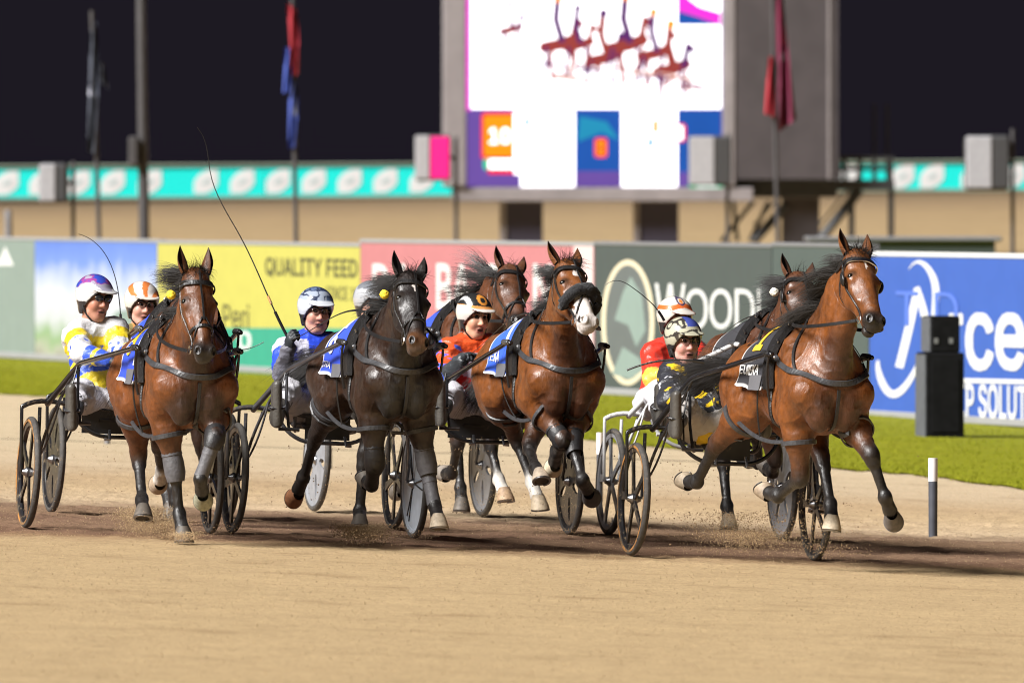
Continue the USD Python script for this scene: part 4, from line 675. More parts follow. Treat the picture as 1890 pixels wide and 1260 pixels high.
    FF = []
    for i in range(nu - 1):
        for j in range(na - 1): a = i * na + j; FF += [(a, a + 1, a + na + 1), (a, a + na + 1, a + na)]
    FF = np.array(FF); flat = VV.reshape(-1, 3); fn = NN.reshape(-1, 3)
    if np.mean(np.sum(np.cross(flat[FF[:, 1]] - flat[FF[:, 0]], flat[FF[:, 2]] - flat[FF[:, 0]]) * fn[FF[:, 0]], 1)) < 0: FF = FF[:, ::-1]
    edge = np.zeros((nu, na), bool); edge[:, :2] = edge[:, -2:] = True; edge[-1:] = True; tc = np.tile(np.array(cc['color']), (nu * na, 1)).astype(float); tc[edge.ravel()] = cc.get('edge', (.7, .7, .7))
    ps = put(th, 'saddle_cloth', (np.vstack([flat, flat - fn * .006]), np.vstack([FF, FF[:, ::-1] + len(flat)])), 'cloth_print', normals=np.vstack([fn, -fn]), tint=np.vstack([tc, tc]))
    def cloth_mesh(name, m, u0, v0, su, sv, color, off=.004, rot=False):
        m = trimesh.Trimesh(*meshkit.arrays(m)[:2], process=False); v_, f_ = trimesh.remesh.subdivide_to_size(np.array(m.vertices), np.array(m.faces), .06, max_iter=6); x, y, zz = v_[:, 0], v_[:, 1], v_[:, 2]
        uu, vv = (u0 - x * su, v0 + y * sv); P = clothpt(np.clip(uu, 0, 1), np.clip(vv, -1, 1), 0); Nq = clothpt(np.clip(uu, 0, 1), np.clip(vv, -1, 1), 1.) - P; P = P + Nq * (off + zz * .004)[:, None]
        put(ps, name, (P, f_), 'cloth_print', tint=np.tile(color, (len(P), 1)))
    if not low:
        for (t, hgt, u0, v0, colr, bold) in cc.get('text', []):
            cloth_mesh('lettering', meshkit.text_mesh(t, 1., 1., bold), u0, v0, hgt / .53, hgt / .62, colr)
        for (poly, colr) in cc.get('shapes', []):
            from shapely.geometry import Polygon
            cloth_mesh('stripe', trimesh.creation.extrude_polygon(Polygon(poly), 1., engine='earcut'), 0, 0, -1, 1, colr, .002)
        cloth_mesh('pocket', trimesh.creation.extrude_polygon(__import__('shapely').box(.05, -1.02, .52, -.80), 1., engine='earcut'), 0, 0, -1, 1, (.11, .11, .12), .006)
    # breast strap, neck strap, hopples
    for nm, zz, ww, mt in (('breast_strap', 1.19, .040, 'strap_grey'),):
        half = []
        for s in (-1, 1):
            half.append([z((.22, s * .25, 1.34)), z((.45, s * .26, (1.34 + zz) / 2 + .02)), z((.66, s * .19, zz + .03)), z((.80, 0.001 * s, zz))])
        path = half[0] + half[1][::-1][1:]; P, Nn = along(path, 60, .010); put(th, nm, ribbon(P, Nn, ww, .006), mt)
    P, Nn = along([z((.82, 0, 1.15)), z((.78, 0, 1.05)), z((.62, 0, .90))], 16, .010); put(th, 'fork_strap', ribbon(P, Nn, .024, .006), 'leather')
    for s in (-1, 1):
        P, Nn = along([z((.36, s * .04, 1.57)), z((.46, s * .18, 1.40)), z((.60, s * .20, 1.22))], 24, .007); put(th, 'neck_strap', ribbon(P, Nn, .022, .005), 'leather')
        for zb in (1.33,): put(th, 'buckle', lathe([(.018, -.003), (.022, -.003), (.022, .003), (.018, .003), (.018, -.003)], 14, 'y') if False else ball(bk.onto(z((.24, s * .27, 1.34)), .012), .016, 1), 'chrome')
    for s in (-1, 1):
        for q_ in range(7):
            pt = bk.onto(z((.215 - .012 * (q_ % 2), s * (.27 - .004 * q_), 1.46 - .052 * q_)), .034); put(th, 'harness_ring', tube([pt + .015 * (math.cos(t) * np.array([1., 0, 0]) + math.sin(t) * np.array([0, 0, 1])) for t in np.linspace(0, 2 * np.pi, 11)], .0038, 5, False), 'chrome')
    if not sp.get('nohopples'):
        for key, s in (('fr', -1), ('fl', 1), ('hr', -1), ('hl', 1)):
            e, a, b, c = J[key]; cpt = lerp(e, a, .42 if key[0] == 'f' else .30); ax = unit(a - e); P, Nn = loop(cpt, ax, 28, .008, rmax=.28, up=np.array([0, 1., 0]) if abs(ax[1]) < .9 else np.array([1., 0, 0]))
            r_ = np.linalg.norm(P - cpt, axis=1); ok = r_ < .17; P = cpt + (P - cpt) * np.minimum(1, .13 / np.maximum(r_, 1e-6))[:, None]
            put(th, 'hopple', ribbon(P, (P - cpt), .032, .010, True), 'strap_grey')
        for f_, h_, s in (('fr', 'hr', -1), ('fl', 'hl', 1)):
            p0 = lerp(J[f_][0], J[f_][1], .42) + (-.08, s * .06, 0); p1 = lerp(J[h_][0], J[h_][1], .30) + (.08, s * .06, 0); mm = lerp(p0, p1, .5) - (0, 0, .05)
            P = spline([p0, mm, p1], 14); put(th, 'hopple_strap', ribbon(P, np.tile((0, s * 1., .2), (14, 1)), .028, .008), 'strap_grey')
            put(th, 'hopple_hanger', tube(spline([mm + (0, 0, .0), z((-.02, s * .27, 1.1)), z((.0, s * .255, 1.32))], 10), .006, 5), 'leather')
    # boots
    for key, kinds in sp.get('boots', {}).items():
        e, a, b, c = J[key]; d1 = unit(b - a); f1 = unit(np.cross(d1, L)); u1 = unit(a - e)
        for kd, mt in kinds:
            if kd == 'knee':
                put(th, 'knee_boot', join([tube([a - u1 * .12, a - u1 * .05, a + d1 * .02, a + d1 * .075], [.062, .069, .069, .056], 16, False), tube([a - u1 * .125, a - u1 * .095], [.066, .069], 16), ]), mt, smooth=40)
            else:
                put(th, 'shin_boot', join([tube([lerp(a, b, t) - f1 * .010 for t in (.22, .4, .7, .95)], [.050, .047, .044, .048], 16, False), tube([lerp(a, b, .35) - f1 * .01, lerp(a, b, .44) - f1 * .01], [.049, .049], 16)]), mt, smooth=40)
    # bridle
    hf = hk
    def hring(u, a_mid=-.10, tilt=0., off=.007, n_=36): P, Nn = loop(hp(u, a_mid), h + n * tilt, n_, off, up=w, bk_=hf, rmax=.22); return P, Nn
    if sp.get('noseband', True): P, Nn = hring(.40, -.10); put(th, 'noseband', ribbon(P, Nn, .024, .006, True), 'leather')
    P, Nn = hring(.035, -.11, -.45); fmask = (P - poll) @ n > -.16
    put(th, 'crownpiece', ribbon(P, Nn, .02, .005, True), 'leather')
    P, Nn = along([hp(.10, -.09, -.10), hp(.095, -.03, -.07), hp(.10, .01, 0), hp(.095, -.03, .07), hp(.10, -.09, .10)], 26, .008, hf); put(th, 'browband', ribbon(P, Nn, .022, .006), sp.get('brow', 'leather'))
    for s in (-1, 1):
        P, Nn = along([hp(.05, -.10, s * .10), hp(.20, -.125, s * .10), hp(.38, -.11, s * .08), hp(.505, -.108, s * .062)], 26, .007, hf); put(th, 'cheekpiece', ribbon(P, Nn, .017, .005), 'leather')
        ringc = hp(.51, -.105, s * .072); rr = [ringc + .026 * (math.cos(t) * h + math.sin(t) * n) for t in np.linspace(0, 2 * np.pi, 18)]; put(th, 'bit_ring', tube(rr, .0042, 6, False), 'chrome')
        P, Nn = along([hp(.06, -.14, s * .09), hp(.16, -.24, s * .06), hp(.20, -.27, 0)], 14, .006, hf); put(th, 'throat_lash', ribbon(P, Nn, .014, .004), 'leather')
        if sp.get('blinkers'):
            c_ = hp(.19, -.095, s * .118); put(th, 'blinker', join([((lambda q_: (q_[0] * np.array([.052, .040, .016]) @ np.stack([h, n * .9 + w * s * .3, w]) + c_, q_[1]))(ball(np.zeros(3), 1., 2)))]), 'leather', smooth=True)
        if sp.get('plug') and s in sp.get('plugside', (-1,)):
            bb = ball(np.zeros(3), 1., 3); vv = bb[0] * (1 + .25 * (meshkit.noise(bb[0] * 2.3, 5) - .5))[:, None] * .030; put(th, 'ear_plug_pompom', (vv + hp(.09, -.15, s * .135), bb[1]), sp['plug'], smooth=True)
    if sp.get('overcheck', True):
        P, Nn = along([hp(.02, -.03, 0), hp(.12, .0, 0), hp(.28, .01, 0), hp(.36, -.0, 0)], 22, .008, hf); put(th, 'face_strap', ribbon(P, Nn, .014, .004), 'leather')
        for s in (-1, 1):
            P, Nn = along([hp(.34, -.0, s * .008), hp(.43, -.03, s * .045), hp(.50, -.09, s * .066)], 14, .007, hf); put(th, 'face_strap', ribbon(P, Nn, .012, .004), 'leather')
    if sp.get('shadow_roll'):
        P, Nn = along([hp(.36, -.13, -.10), hp(.355, -.08, -.09), hp(.335, -.01, -.055), hp(.325, .005, 0), hp(.335, -.01, .055), hp(.355, -.08, .09), hp(.36, -.13, .10)], 30, .036, hf)
        tv, tf = tube(P, .040 * np.sin(np.linspace(.5, np.pi - .5, 30)) ** .4, 16); put(th, 'shadow_roll', (tv + (meshkit.noise(tv * 85)[:, None] - .5) * .03, tf), 'sheepskin', smooth=True)
    # reins: bit -> saddle ring, then on to the driver's hands (joined to them by the driver's builder)
    ends = []
    for s in (-1, 1):
        r0 = hp(.515, -.115, s * .085); ring = bk.onto(z((.21, s * .13, 1.55)), .03); ends.append(ring)
        mid_ = lerp(r0, ring, .55) + (0, s * .10, -.03); mid_ = mid_ if bk(mid_) > .02 else bk.onto(mid_, .025)
        P = spline([r0, mid_, ring], 18); put(th, 'rein', ribbon(P, np.tile((0, s, .25), (18, 1)), .024, .005), 'leather')
        tr = [ring + .024 * (math.cos(t) * np.array([0, 0, 1]) + math.sin(t) * np.array([0, 1, 0])) for t in np.linspace(0, 2 * np.pi, 16)]; put(th, 'terret_ring', tube(tr, .004, 6, False), 'chrome')
    chk = [hp(0, -.02, 0), lerp(hp(0, 0), z((.3, 0, 1.62)), .5) + (0, 0, .06), z((.24, 0, 1.60))]; put(th, 'check_rein', tube(spline(chk, 14), .005, 5), 'leather')
    return dict(path=th, frame=fr, J=J, hp=hp, rings=[fr.fwd(e) for e in ends], tips=[fr.fwd(z((.34, s * .335, 1.36))) for s in (-1, 1)], bk=bk, z=z, dock=fr.fwd(dock))
# ------------------------------------------------------------------ the runners
BAY = dict(b=(.135, .042, .010), h=(.10, .034, .011), c=(.030, .013, .008))
RED = dict(b=(.150, .047, .010), h=(.145, .048, .012), c=(.060, .021, .009))
DBAY = dict(b=(.095, .032, .012), h=(.085, .032, .014), c=(.045, .016, .009))
BROWN = dict(b=(.028, .013, .007), h=(.013, .009, .008), c=(.009, .008, .0075), u=(.060, .023, .009), m=(.10, .042, .016), p=(.09, .07, .06), g=(.018, .012, .010))
BLUE, WHITE, GOLD = (.03, .07, .52), (.72, .72, .72), (.75, .48, .03)
STD = dict(color=BLUE)
H_A = dict(seed=1, label='bay horse furthest left, blue saddle cloth with white edge, yellow ear plug', mid=312, Y=73.2, yaw=13.4, dz=-.125, poll=(366, 500), nose=(383, 652), face=4,
    coat=BAY, polltuft=.9, plug='yellow_foam', manelen=.30, wind=(-.7, -.6, .25), ear=.10, blinkers=False,
    legs=dict(fr=dict(j=[(326, 884, 1), (333, 966, 1), (338, 984, 1)]), fl=dict(j=[(398, 806, 1), (363, 903, -1), (374, 915, -1)], hoof=(.25, .25, .18)),
              hr=dict(j=[(256, 846, -1), (262, 921, 1), (264, 944, 1)]), hl=dict(j=[(291, 818, -1), (299, 870, -1), (294, 890, -1)], hoof=(.45, .35, .25), low='s')),
    boots=dict(fr=[('knee', 'boot_grey')], fl=[('knee', 'boot_black'), ('shin', 'boot_grey')]),
    tail=dict(dir=(-.9, -.1, -.2), len=.6, wind=(-.5, 0, -.4)),
    cloth=dict(color=BLUE, text=[('5', .20, .92, -.62, GOLD, True)], shapes=[([(.10, -.75), (.20, -.75), (.34, -.1), (.22, -.1)], WHITE), ([(.55, -.5), (.62, -.62), (.9, -.2), (.84, -.12)], GOLD), ([(.5, -.1), (.9, .05), (.85, .12), (.45, .0)], WHITE)]))
H_C = dict(seed=3, label='near-black horse with a small white star and grey leg boots', mid=686, Y=74.0, yaw=15, dz=-.05, poll=(763, 504), nose=(778, 632), face=8,
    coat=BROWN, ws=.84, plug='yellow_foam', manelen=.28, white=[(.11, .165, .022, .006)], wind=(-.6, -.55, .2), ear=.16,
    legs=dict(fr=dict(j=[(692, 856, 1), (686, 896, -1), (676, 886, -1)]), fl=dict(j=[(789, 866, 1), (803, 934, 1), (809, 962, 1)], hoof=(.38, .31, .22)),
              hr=dict(j=[(582, 808, -1), (560, 882, -1), (547, 912, -1)], hoof=(.30, .13, .06)), hl=dict(j=[(671, 848, -1), (664, 946, 1), (664, 964, 1)])),
    boots=dict(fr=[('knee', 'boot_black'), ('shin', 'boot_black')], fl=[('knee', 'boot_grey'), ('shin', 'boot_grey')]),
    tail=dict(dir=(-.8, -.35, .0), len=.52, wind=(-.4, -.3, -.3)),
    cloth=dict(color=BLUE, text=[('6', .20, .93, -.66, WHITE, True), ('IRA', .06, .93, -.88, WHITE, False)], shapes=[([(.52, -.35), (.66, -.35), (.7, .0), (.6, .0)], WHITE)]))
H_D = dict(seed=4, label='bright bay horse leading at the right with a black saddle cloth and black blinkers', mid=1462, Y=72.5, yaw=17.5, dz=0.0, poll=(1590, 463), nose=(1624, 592), face=10, mouth=.022,
    coat=RED, blinkers=True, white=[(.10, .16, .014, .004)], brow='chrome', noseband=False, overcheck=False, maneside=-1, manelen=.36, wind=(-.9, -.4, -.15),
    legs=dict(fr=dict(j=[(1481, 919, 1), (1436, 916, -1), (1415, 907, -1)], hoof=(.26, .2, .14)), fl=dict(j=[(1607, 838, 1), (1634, 917, 1), (1646, 952, -1)], hoof=(.10, .09, .085), ex=.05),
              hr=dict(j=[(1318, 825, -1), (1287, 890, -1), (1268, 888, -1)], hoof=(.25, .2, .14)), hl=dict(j=[(1518, 850, 1), (1533, 930, 1), (1535, 964, 1)], hoof=(.42, .35, .25), ex=.1)),
    tail=dict(dir=(-.62, -.62, .05), len=.46, wind=(-.2, -.45, -.25), spread=.24),
    cloth=dict(color=(.028, .028, .034), edge=(.65, .65, .65), text=[('EUREKA', .075, .97, -.80, WHITE, False), ('1', .26, .80, -.5, GOLD, True)], shapes=[([(.10, -.15), (.16, -.15), (.16, .5), (.10, .5)], WHITE), ([(.40, .0), (.75, .0), (.75, .12), (.40, .12)], GOLD)]))
H_E = dict(seed=5, label='bay horse with a white blaze and a fluffy black roll across its face', mid=988, Y=76.2, yaw=14.7, dz=-.04, poll=(1055, 481), nose=(1096, 592), face=16,
    coat=RED, ws=.85, white=[(.06, .16, .02, .03), (.30, .68, .058, .075)], shadow_roll=True, manelen=.26, wind=(-.9, -.3, .1), ear=.2, maneside=-1, noseband=False,
    legs=dict(fr=dict(j=[(1038, 812, 1), (1027, 836, -1), (1023, 858, -1)], hoof=(.5, .42, .3)), fl=dict(j=[(1056, 822, 1), (1075, 884, 1), (1088, 911, -1)], hoof=(.05, .045, .045)),
              hr=dict(j=[(951, 806, -1), (982, 889, 1), (994, 925, 1)], hoof=(.40, .32, .22), low='s'), hl=dict(j=[(976, 823, 1), (988, 862, 1), (997, 878, 1)], hoof=(.3, .24, .18))),
    boots=dict(fl=[('knee', 'boot_black')], fr=[('knee', 'boot_black')]),
    tail=dict(dir=(-.8, -.25, -.35), len=.45, wind=(-.3, -.2, -.5)),
    cloth=dict(color=(.035, .11, .60), text=[('EKA', .085, .90, -.78, WHITE, False)], shapes=[([(.30, -.5), (.40, -.5), (.72, .1), (.62, .1)], WHITE), ([(.34, -.5), (.37, -.5), (.69, .1), (.66, .1)], (.6, .03, .03)), ([(.28, -.1), (.75, -.35), (.78, -.25), (.3, 0)], WHITE), ([(.2, .1), (.8, .1), (.8, .22), (.2, .22)], WHITE)]))
H_F = dict(seed=6, low=True, label='dark bay horse half hidden behind the black and orange helmet', mid=842, Y=79.9, yaw=15, dz=-.02, poll=(950, 491), nose=(966, 594), face=14,
    coat=DBAY, manelen=.36, wind=(-.8, -.4, .35), ear=.2,
    legs=dict(fr=dict(j=[(848, 868, 1), (834, 874, -1), (821, 874, -1)], hoof=(.2, .17, .14)), fl=dict(j=[(904, 822, 1), (921, 885, 1), (931, 912, 1)], hoof=(.3, .2, .12), low='s'),
              hr=dict(j=[(770, 830, -1), (752, 890, -1), (738, 905, -1)]), hl=dict(j=[(838, 840, 1), (850, 900, 1), (852, 930, 1)])), cloth=dict(color=BLUE))
H_G = dict(seed=7, low=True, label='dark bay horse behind the leader with a white ear plug and a black eye cup', mid=1402, Y=76.8, yaw=16, dz=0., poll=(1481, 504), nose=(1500, 610), face=8,
    coat=DBAY, plug='white_foam', blinkers=True, manelen=.3, wind=(-.7, -.4, .1), ear=.2,
    legs=dict(fr=dict(j=[(1434, 862, 1), (1426, 872, -1), (1416, 862, -1)]), fl=dict(j=[(1500, 845, 1), (1504, 905, 1), (1508, 930, 1)]),
              hr=dict(j=[(1334, 862, 1), (1342, 933, 1), (1345, 962, 1)], hoof=(.36, .3, .22)), hl=dict(j=[(1396, 800, -1), (1400, 855, -1), (1381, 848, -1)], hoof=(.03, .03, .03))),
    cloth=dict(color=(.035, .035, .04)))
H_B = dict(seed=2, low=True, label='dark horse almost hidden behind the bay at the far left', mid=320, Y=77.0, yaw=11, dz=-.05, poll=(378, 590), nose=(386, 690), face=0,
    coat=DBAY, manelen=.16, wind=(-.7, -.1, .1), nohopples=True, overcheck=False,
    legs=dict(fr=dict(j=[(318, 856, 1), (322, 925, 1), (326, 950, 1)]), fl=dict(j=[(392, 846, 1), (394, 890, -1), (392, 900, -1)]),
              hr=dict(j=[(300, 850, -1), (310, 915, 1), (315, 940, 1)]), hl=dict(j=[(372, 830, -1), (380, 880, -1), (378, 895, -1)])), cloth=dict(color=BLUE))
HORSE = {k: make_horse(h) for k, h in (('A', H_A), ('B', H_B), ('C', H_C), ('D', H_D), ('E', H_E), ('F', H_F), ('G', H_G))}
# ------------------------------------------------------------------ sulkies
def wheel_parts(th, y, r, kind, gum, spin, side):
    a = spin; R = np.array([[math.cos(a), 0, math.sin(a)], [0, 1, 0], [-math.sin(a), 0, math.cos(a)]]); R = np.array([[1, 0, 0], [0, math.cos(.02 * side), -math.sin(.02 * side)], [0, math.sin(.02 * side), math.cos(.02 * side)]]) @ R
    w = child_xform(th, 'wheel', R, (0, y, r))
    t = np.linspace(0, 2 * np.pi, 15); rt = .0205
    put(w, 'tyre', lathe([(r - rt + rt * math.cos(q), 1.12 * rt * math.sin(q)) for q in t], 56, 'y'), 'tyre', smooth=True)
    if gum: put(w, 'tyre_sidewall', lathe([(r - .034, -.0232), (r - .034, -.020), (r - .018, -.021), (r - .018, -.0245), (r - .034, -.0232)], 56, 'y'), 'tyre_gum')
    if gum: put(w, 'tyre_sidewall', lathe([(r - .034, .0232), (r - .018, .0245), (r - .018, .021), (r - .034, .020), (r - .034, .0232)], 56, 'y'), 'tyre_gum')
    rm = 'disc_silver' if kind == 'silver' else ('rim_grey' if kind in ('greydisc', 'greyspoke') else 'rim_black')
    put(w, 'rim', lathe([(r - .036, -.017), (r - .036, .017), (r - .062, .012), (r - .066, 0), (r - .062, -.012), (r - .036, -.017)], 56, 'y'), rm, smooth=35)
    if kind in ('blade', 'greyspoke'):
        for i in range(5):
            q = 2 * math.pi * i / 5; p0 = np.array([.03 * math.cos(q), 0, .03 * math.sin(q)]); p1 = np.array([(r - .058) * math.cos(q), 0, (r - .058) * math.sin(q)])
            m = ribbon(np.linspace(p0, p1, 5), np.tile((0, 1., 0), (5, 1)), [.06, .045, .040, .045, .065], .016); put(w, 'spoke', (m[0] - [0, .008, 0], m[1]), rm)
    else:
        d = Point(0, 0).buffer(r - .055, 28)
        if kind != 'silver':
            for i in range(5): d = d.difference(affinity.rotate(affinity.scale(Point(.19, 0).buffer(1, 10), .085, .030), 72 * i + 20, origin=(0, 0)))
        m = trimesh.creation.extrude_polygon(d, .016, engine='earcut'); v = np.array(m.vertices); v = np.stack([v[:, 0], v[:, 2] - .008, v[:, 1]], 1); put(w, 'wheel_disc', (v, np.array(m.faces)[:, ::-1]), rm)
        if kind == 'silver':
            for i in range(3):
                q = 2 * math.pi * i / 3 + .4
                for e in (-.12, .12):
                    for sg in (-1, 1): put(w, 'disc_rib', tube([(.03 * math.cos(q), sg * .010, .03 * math.sin(q)), ((r - .09) * math.cos(q + e), sg * .010, (r - .09) * math.sin(q + e))], .006, 6), 'rim_black')
    put(w, 'hub', lathe([(0, -.045), (.016, -.045), (.022, -.03), (.034, -.016), (.034, .016), (.022, .03), (.016, .045), (0, .045)], 20, 'y'), 'steel', smooth=35)
    q = .7; put(w, 'valve', tube([((r - .06) * math.cos(q), 0, (r - .06) * math.sin(q)), ((r - .11) * math.cos(q), 0, (r - .11) * math.sin(q))], .004, 5), 'chrome')
SUL = {}
def make_sulky(k, px, Y, yaw, col, kinds, label, gum=False, r=.366, hw=.61):
    X = (px - CX) / F * Y; fr = Frame((X, Y, gz(X, Y)), yaw); th = thing('sulky', label, 'sulky', fr.R, fr.O, group='racing sulkies')
    rng = random.Random(ord(k))
    for s, kd in ((-1, kinds[0]), (1, kinds[1])):
        wheel_parts(th, s * hw, r, kd, gum and s < 0, rng.uniform(0, 6), s)
    zb, yo, yi = .805, hw + .062, hw - .058
    put(th, 'arch_bar', tube(spline([(0, -yo, zb - .012), (0, -yo + .02, zb), (0, -.3, zb + .004), (0, .3, zb + .004), (0, yo - .02, zb), (0, yo, zb - .012)], 30), .0165, 10), col, smooth=True)
    tips = [fr.inv(t) for t in HORSE[k]['tips']]
    for s, tip in ((-1, tips[0]), (1, tips[1])):
        put(th, 'outer_fork', tube(spline([(0, s * yo, zb - .005), (.004, s * yo, zb - .05), (.0, s * (yo - .006), .55), (0, s * (yo - .012), r)], 14), .0115, 8), col, smooth=True)
        put(th, 'inner_fork', tube([(.0, s * yi, zb - .01), (0, s * yi, r + .2), (0, s * (yi + .008), r)], [.012, .012, .009], 8), col, smooth=True)
        b = np.array([.52, s * .385, {'D': 1.17, 'E': 1.04}.get(k, 1.10)]); sh0 = np.array([-.02, s * .50, zb + .012]); tip = np.array(tip)
        sh = np.concatenate([[lerp(sh0, b, t) for t in np.linspace(0, .9, 14)], [lerp(lerp(sh0, b, .9 + .1 * t), lerp(b, tip, .06 * t), t) for t in np.linspace(.1, 1, 6)], [lerp(b, tip, t) for t in np.linspace(.07, 1, 19)], [tip + (.10, 0, -.002)]])
        put(th, 'shaft', tube(sh, np.linspace(.0205, .0165, 40), 10), col, smooth=True)
        put(th, 'shaft_brace', tube(spline([b + (.0, 0, -.016), (.30, s * .45, .90), (.15, s * .51, .70), (.06, s * yi, r + .12), (.01, s * yi, r + .02)], 16), .0105, 8), col, smooth=True)
        put(th, 'strut', tube([(0, s * .44, zb), (.17, s * .505, .72)], .0095, 8), col, smooth=True)
        gr = np.linspace(0, 1, 60); ln = tip + np.outer(gr - .75, (.14, 0, 0)); put(th, 'shaft_grip', tube(ln, .0195 + .003 * np.sign(np.sin(gr * 75)), 10), 'steel' if rng.random() < .7 else 'leather')
        put(th, 'stirrup', join([tube([(.52, s * .395, 1.06), (.56, s * .40, .88), (.58, s * .38, .71)], .010, 7), tube([(.58, s * .45, .71), (.58, s * .31, .71)], .012, 7), tube([(.50, s * .40, 1.08), (.58, s * .45, .92), (.62, s * .45, .76)], .006, 6)]), col)
        put(th, 'tug_strap', tube(spline([tip + (.02, 0, -.02), tip + (.0, s * .0, -.12), tip + (-.02, -s * .03, -.30)], 8), .009, 6), 'leather')
        put(th, 'wheel_guard', tube(spline([(.02, s * yi, r + .1), (.18, s * (yi - .03), r + .22), (.28, s * .46, .88)], 10), .008, 6), col)
    put(th, 'seat_pan', box((-.38, -.17, .70), (.02, .17, .745), .018), 'seat_vinyl', smooth=30)
    put(th, 'seat_back', box((-.43, -.19, .715), (-.36, .19, .90), .03), 'seat_vinyl', smooth=30)
    for s in (-1, 1):
        put(th, 'seat_support', tube(spline([(0, s * .22, zb), (-.02, s * .215, .72), (-.16, s * .18, .685), (-.36, s * .12, .685)], 12), .013, 8), col, smooth=True)
    put(th, 'under_rail', tube(spline([(.0, -.34, zb), (.05, -.27, .68), (.06, -.17, .625), (.06, 0, .615), (.06, .17, .625), (.05, .27, .68), (0, .34, zb)], 26), .0135, 8), col, smooth=True)
    aw = {'A': .27, 'E': .26, 'F': .24, 'B': .24}.get(k, .15)
    sv = np.array([(.018 + .01 * math.sin(v * 5), y, zv) for y, v in ((a, a) for a in np.linspace(-aw, aw, 13)) for zv in np.linspace(.635, .79, 5)]); sf = []
    for i in range(12):
        for j in range(4): a = i * 5 + j; sf += [(a, a + 1, a + 6), (a, a + 6, a + 5)]
    sv2 = sv + (-.006, 0, 0); put(th, 'mud_apron', (np.vstack([sv, sv2]), np.vstack([np.array(sf), np.array(sf)[:, ::-1] + len(sv)])), 'seat_vinyl')
    for s in (-1, 1): put(th, 'quick_hitch', tube([(.10, s * .10, .66), (.14, s * .105, .60), (.14, s * .14, .60)], .010, 6), 'steel')
    SUL[k] = dict(path=th, fr=fr)
make_sulky('A', 218, 74.8, 12, 'frame_black', ('blade', 'blade'), 'black sulky furthest left with an orange tyre wall', gum=True)
make_sulky('B', 257, 78.4, 12, 'frame_black', ('disc', 'disc'), 'dusty sulky behind the leftmost one, grey dirt on its wheel')
make_sulky('C', 596, 75.4, 13, 'frame_grey', ('blade', 'silver'), 'dark grey sulky with one silver disc wheel, drawn by the near-black horse')
make_sulky('D', 1334, 73.9, 13.5, 'frame_black', ('blade', 'blade'), 'black sulky of the leader at the right with an orange tyre wall', gum=True)
make_sulky('E', 888, 77.6, 13, 'frame_black', ('blade', 'disc'), 'black sulky in the middle drawn by the white-blazed bay')
make_sulky('F', 735, 81.2, 14, 'frame_grey', ('greydisc', 'greydisc'), 'sulky with dusty grey disc wheels behind the near-black horse')
make_sulky('G', 1283, 78.2, 13.5, 'frame_white', ('greyspoke', 'greydisc'), 'white-framed sulky behind the black one at the right')
# ------------------------------------------------------------------ drivers
_n = {'r': ('geometry', {})}
MAT['clear_lens'] = usdkit.material(stage, '/World/Looks/clear_lens2', {'t': ('transparent_bsdf', dict(color=(.95, .93, .92))), 'g': ('glossy_bsdf', dict(roughness=.04)), 'f': ('fresnel', dict(IOR=1.45)), 'm': ('mix_closure', {})}, [('f.fac', 'm.fac'), ('t.BSDF', 'm.closure1'), ('g.BSDF', 'm.closure2')], surface='m.closure')
MT('helmet_paint', rough=.22, var=.05, coat=.6, scale=30)
SKIN = (.52, .29, .21)
def fist(Fd, wr, d, pn, ac, g, sz=1.):
    Fd.ell(wr + d * .045 * sz, (.05 * sz, .024 * sz, .041 * sz), np.stack([d, pn, ac]), k=.012, col=g)
    for i, o in enumerate((.031, .010, -.011, -.031)):
        l = (1., 1.08, 1.0, .82)[i] * sz; p = [wr + d * .078 * sz + ac * o * sz]
        for st in (d * .026 + pn * .022, pn * .028 - d * .006, -d * .024 - pn * .004): p.append(p[-1] + st * l)
        for a, b, r in zip(p[:-1], p[1:], (.0105, .0098, .0088)): Fd.cone(a, b, r * sz, r * .92 * sz, k=.004, col=g)
    p = [wr + d * .02 * sz + ac * .036 * sz, wr + d * .05 * sz + ac * .05 * sz + pn * .022 * sz, wr + d * .078 * sz + ac * .030 * sz + pn * .044 * sz, wr + d * .08 * sz + ac * .006 * sz + pn * .052 * sz]
    for a, b, r in zip(p[:-1], p[1:], (.0135, .0115, .010)): Fd.cone(a, b, r * sz, r * .92 * sz, k=.006, col=g)
def wrinkle(V, N, amp, seed, sc=9.):
    q = meshkit.fbm(V * np.array([sc, sc, sc * 1.7]), 3, seed) - .5; r_ = 1 - 2 * np.abs(meshkit.noise(V * sc * 1.3, seed + 9) - .5)
    V2 = V + N * (amp * (q * 1.6 + .5 * (r_ ** 3 - .4)))[:, None]; return V2
DRV = {}
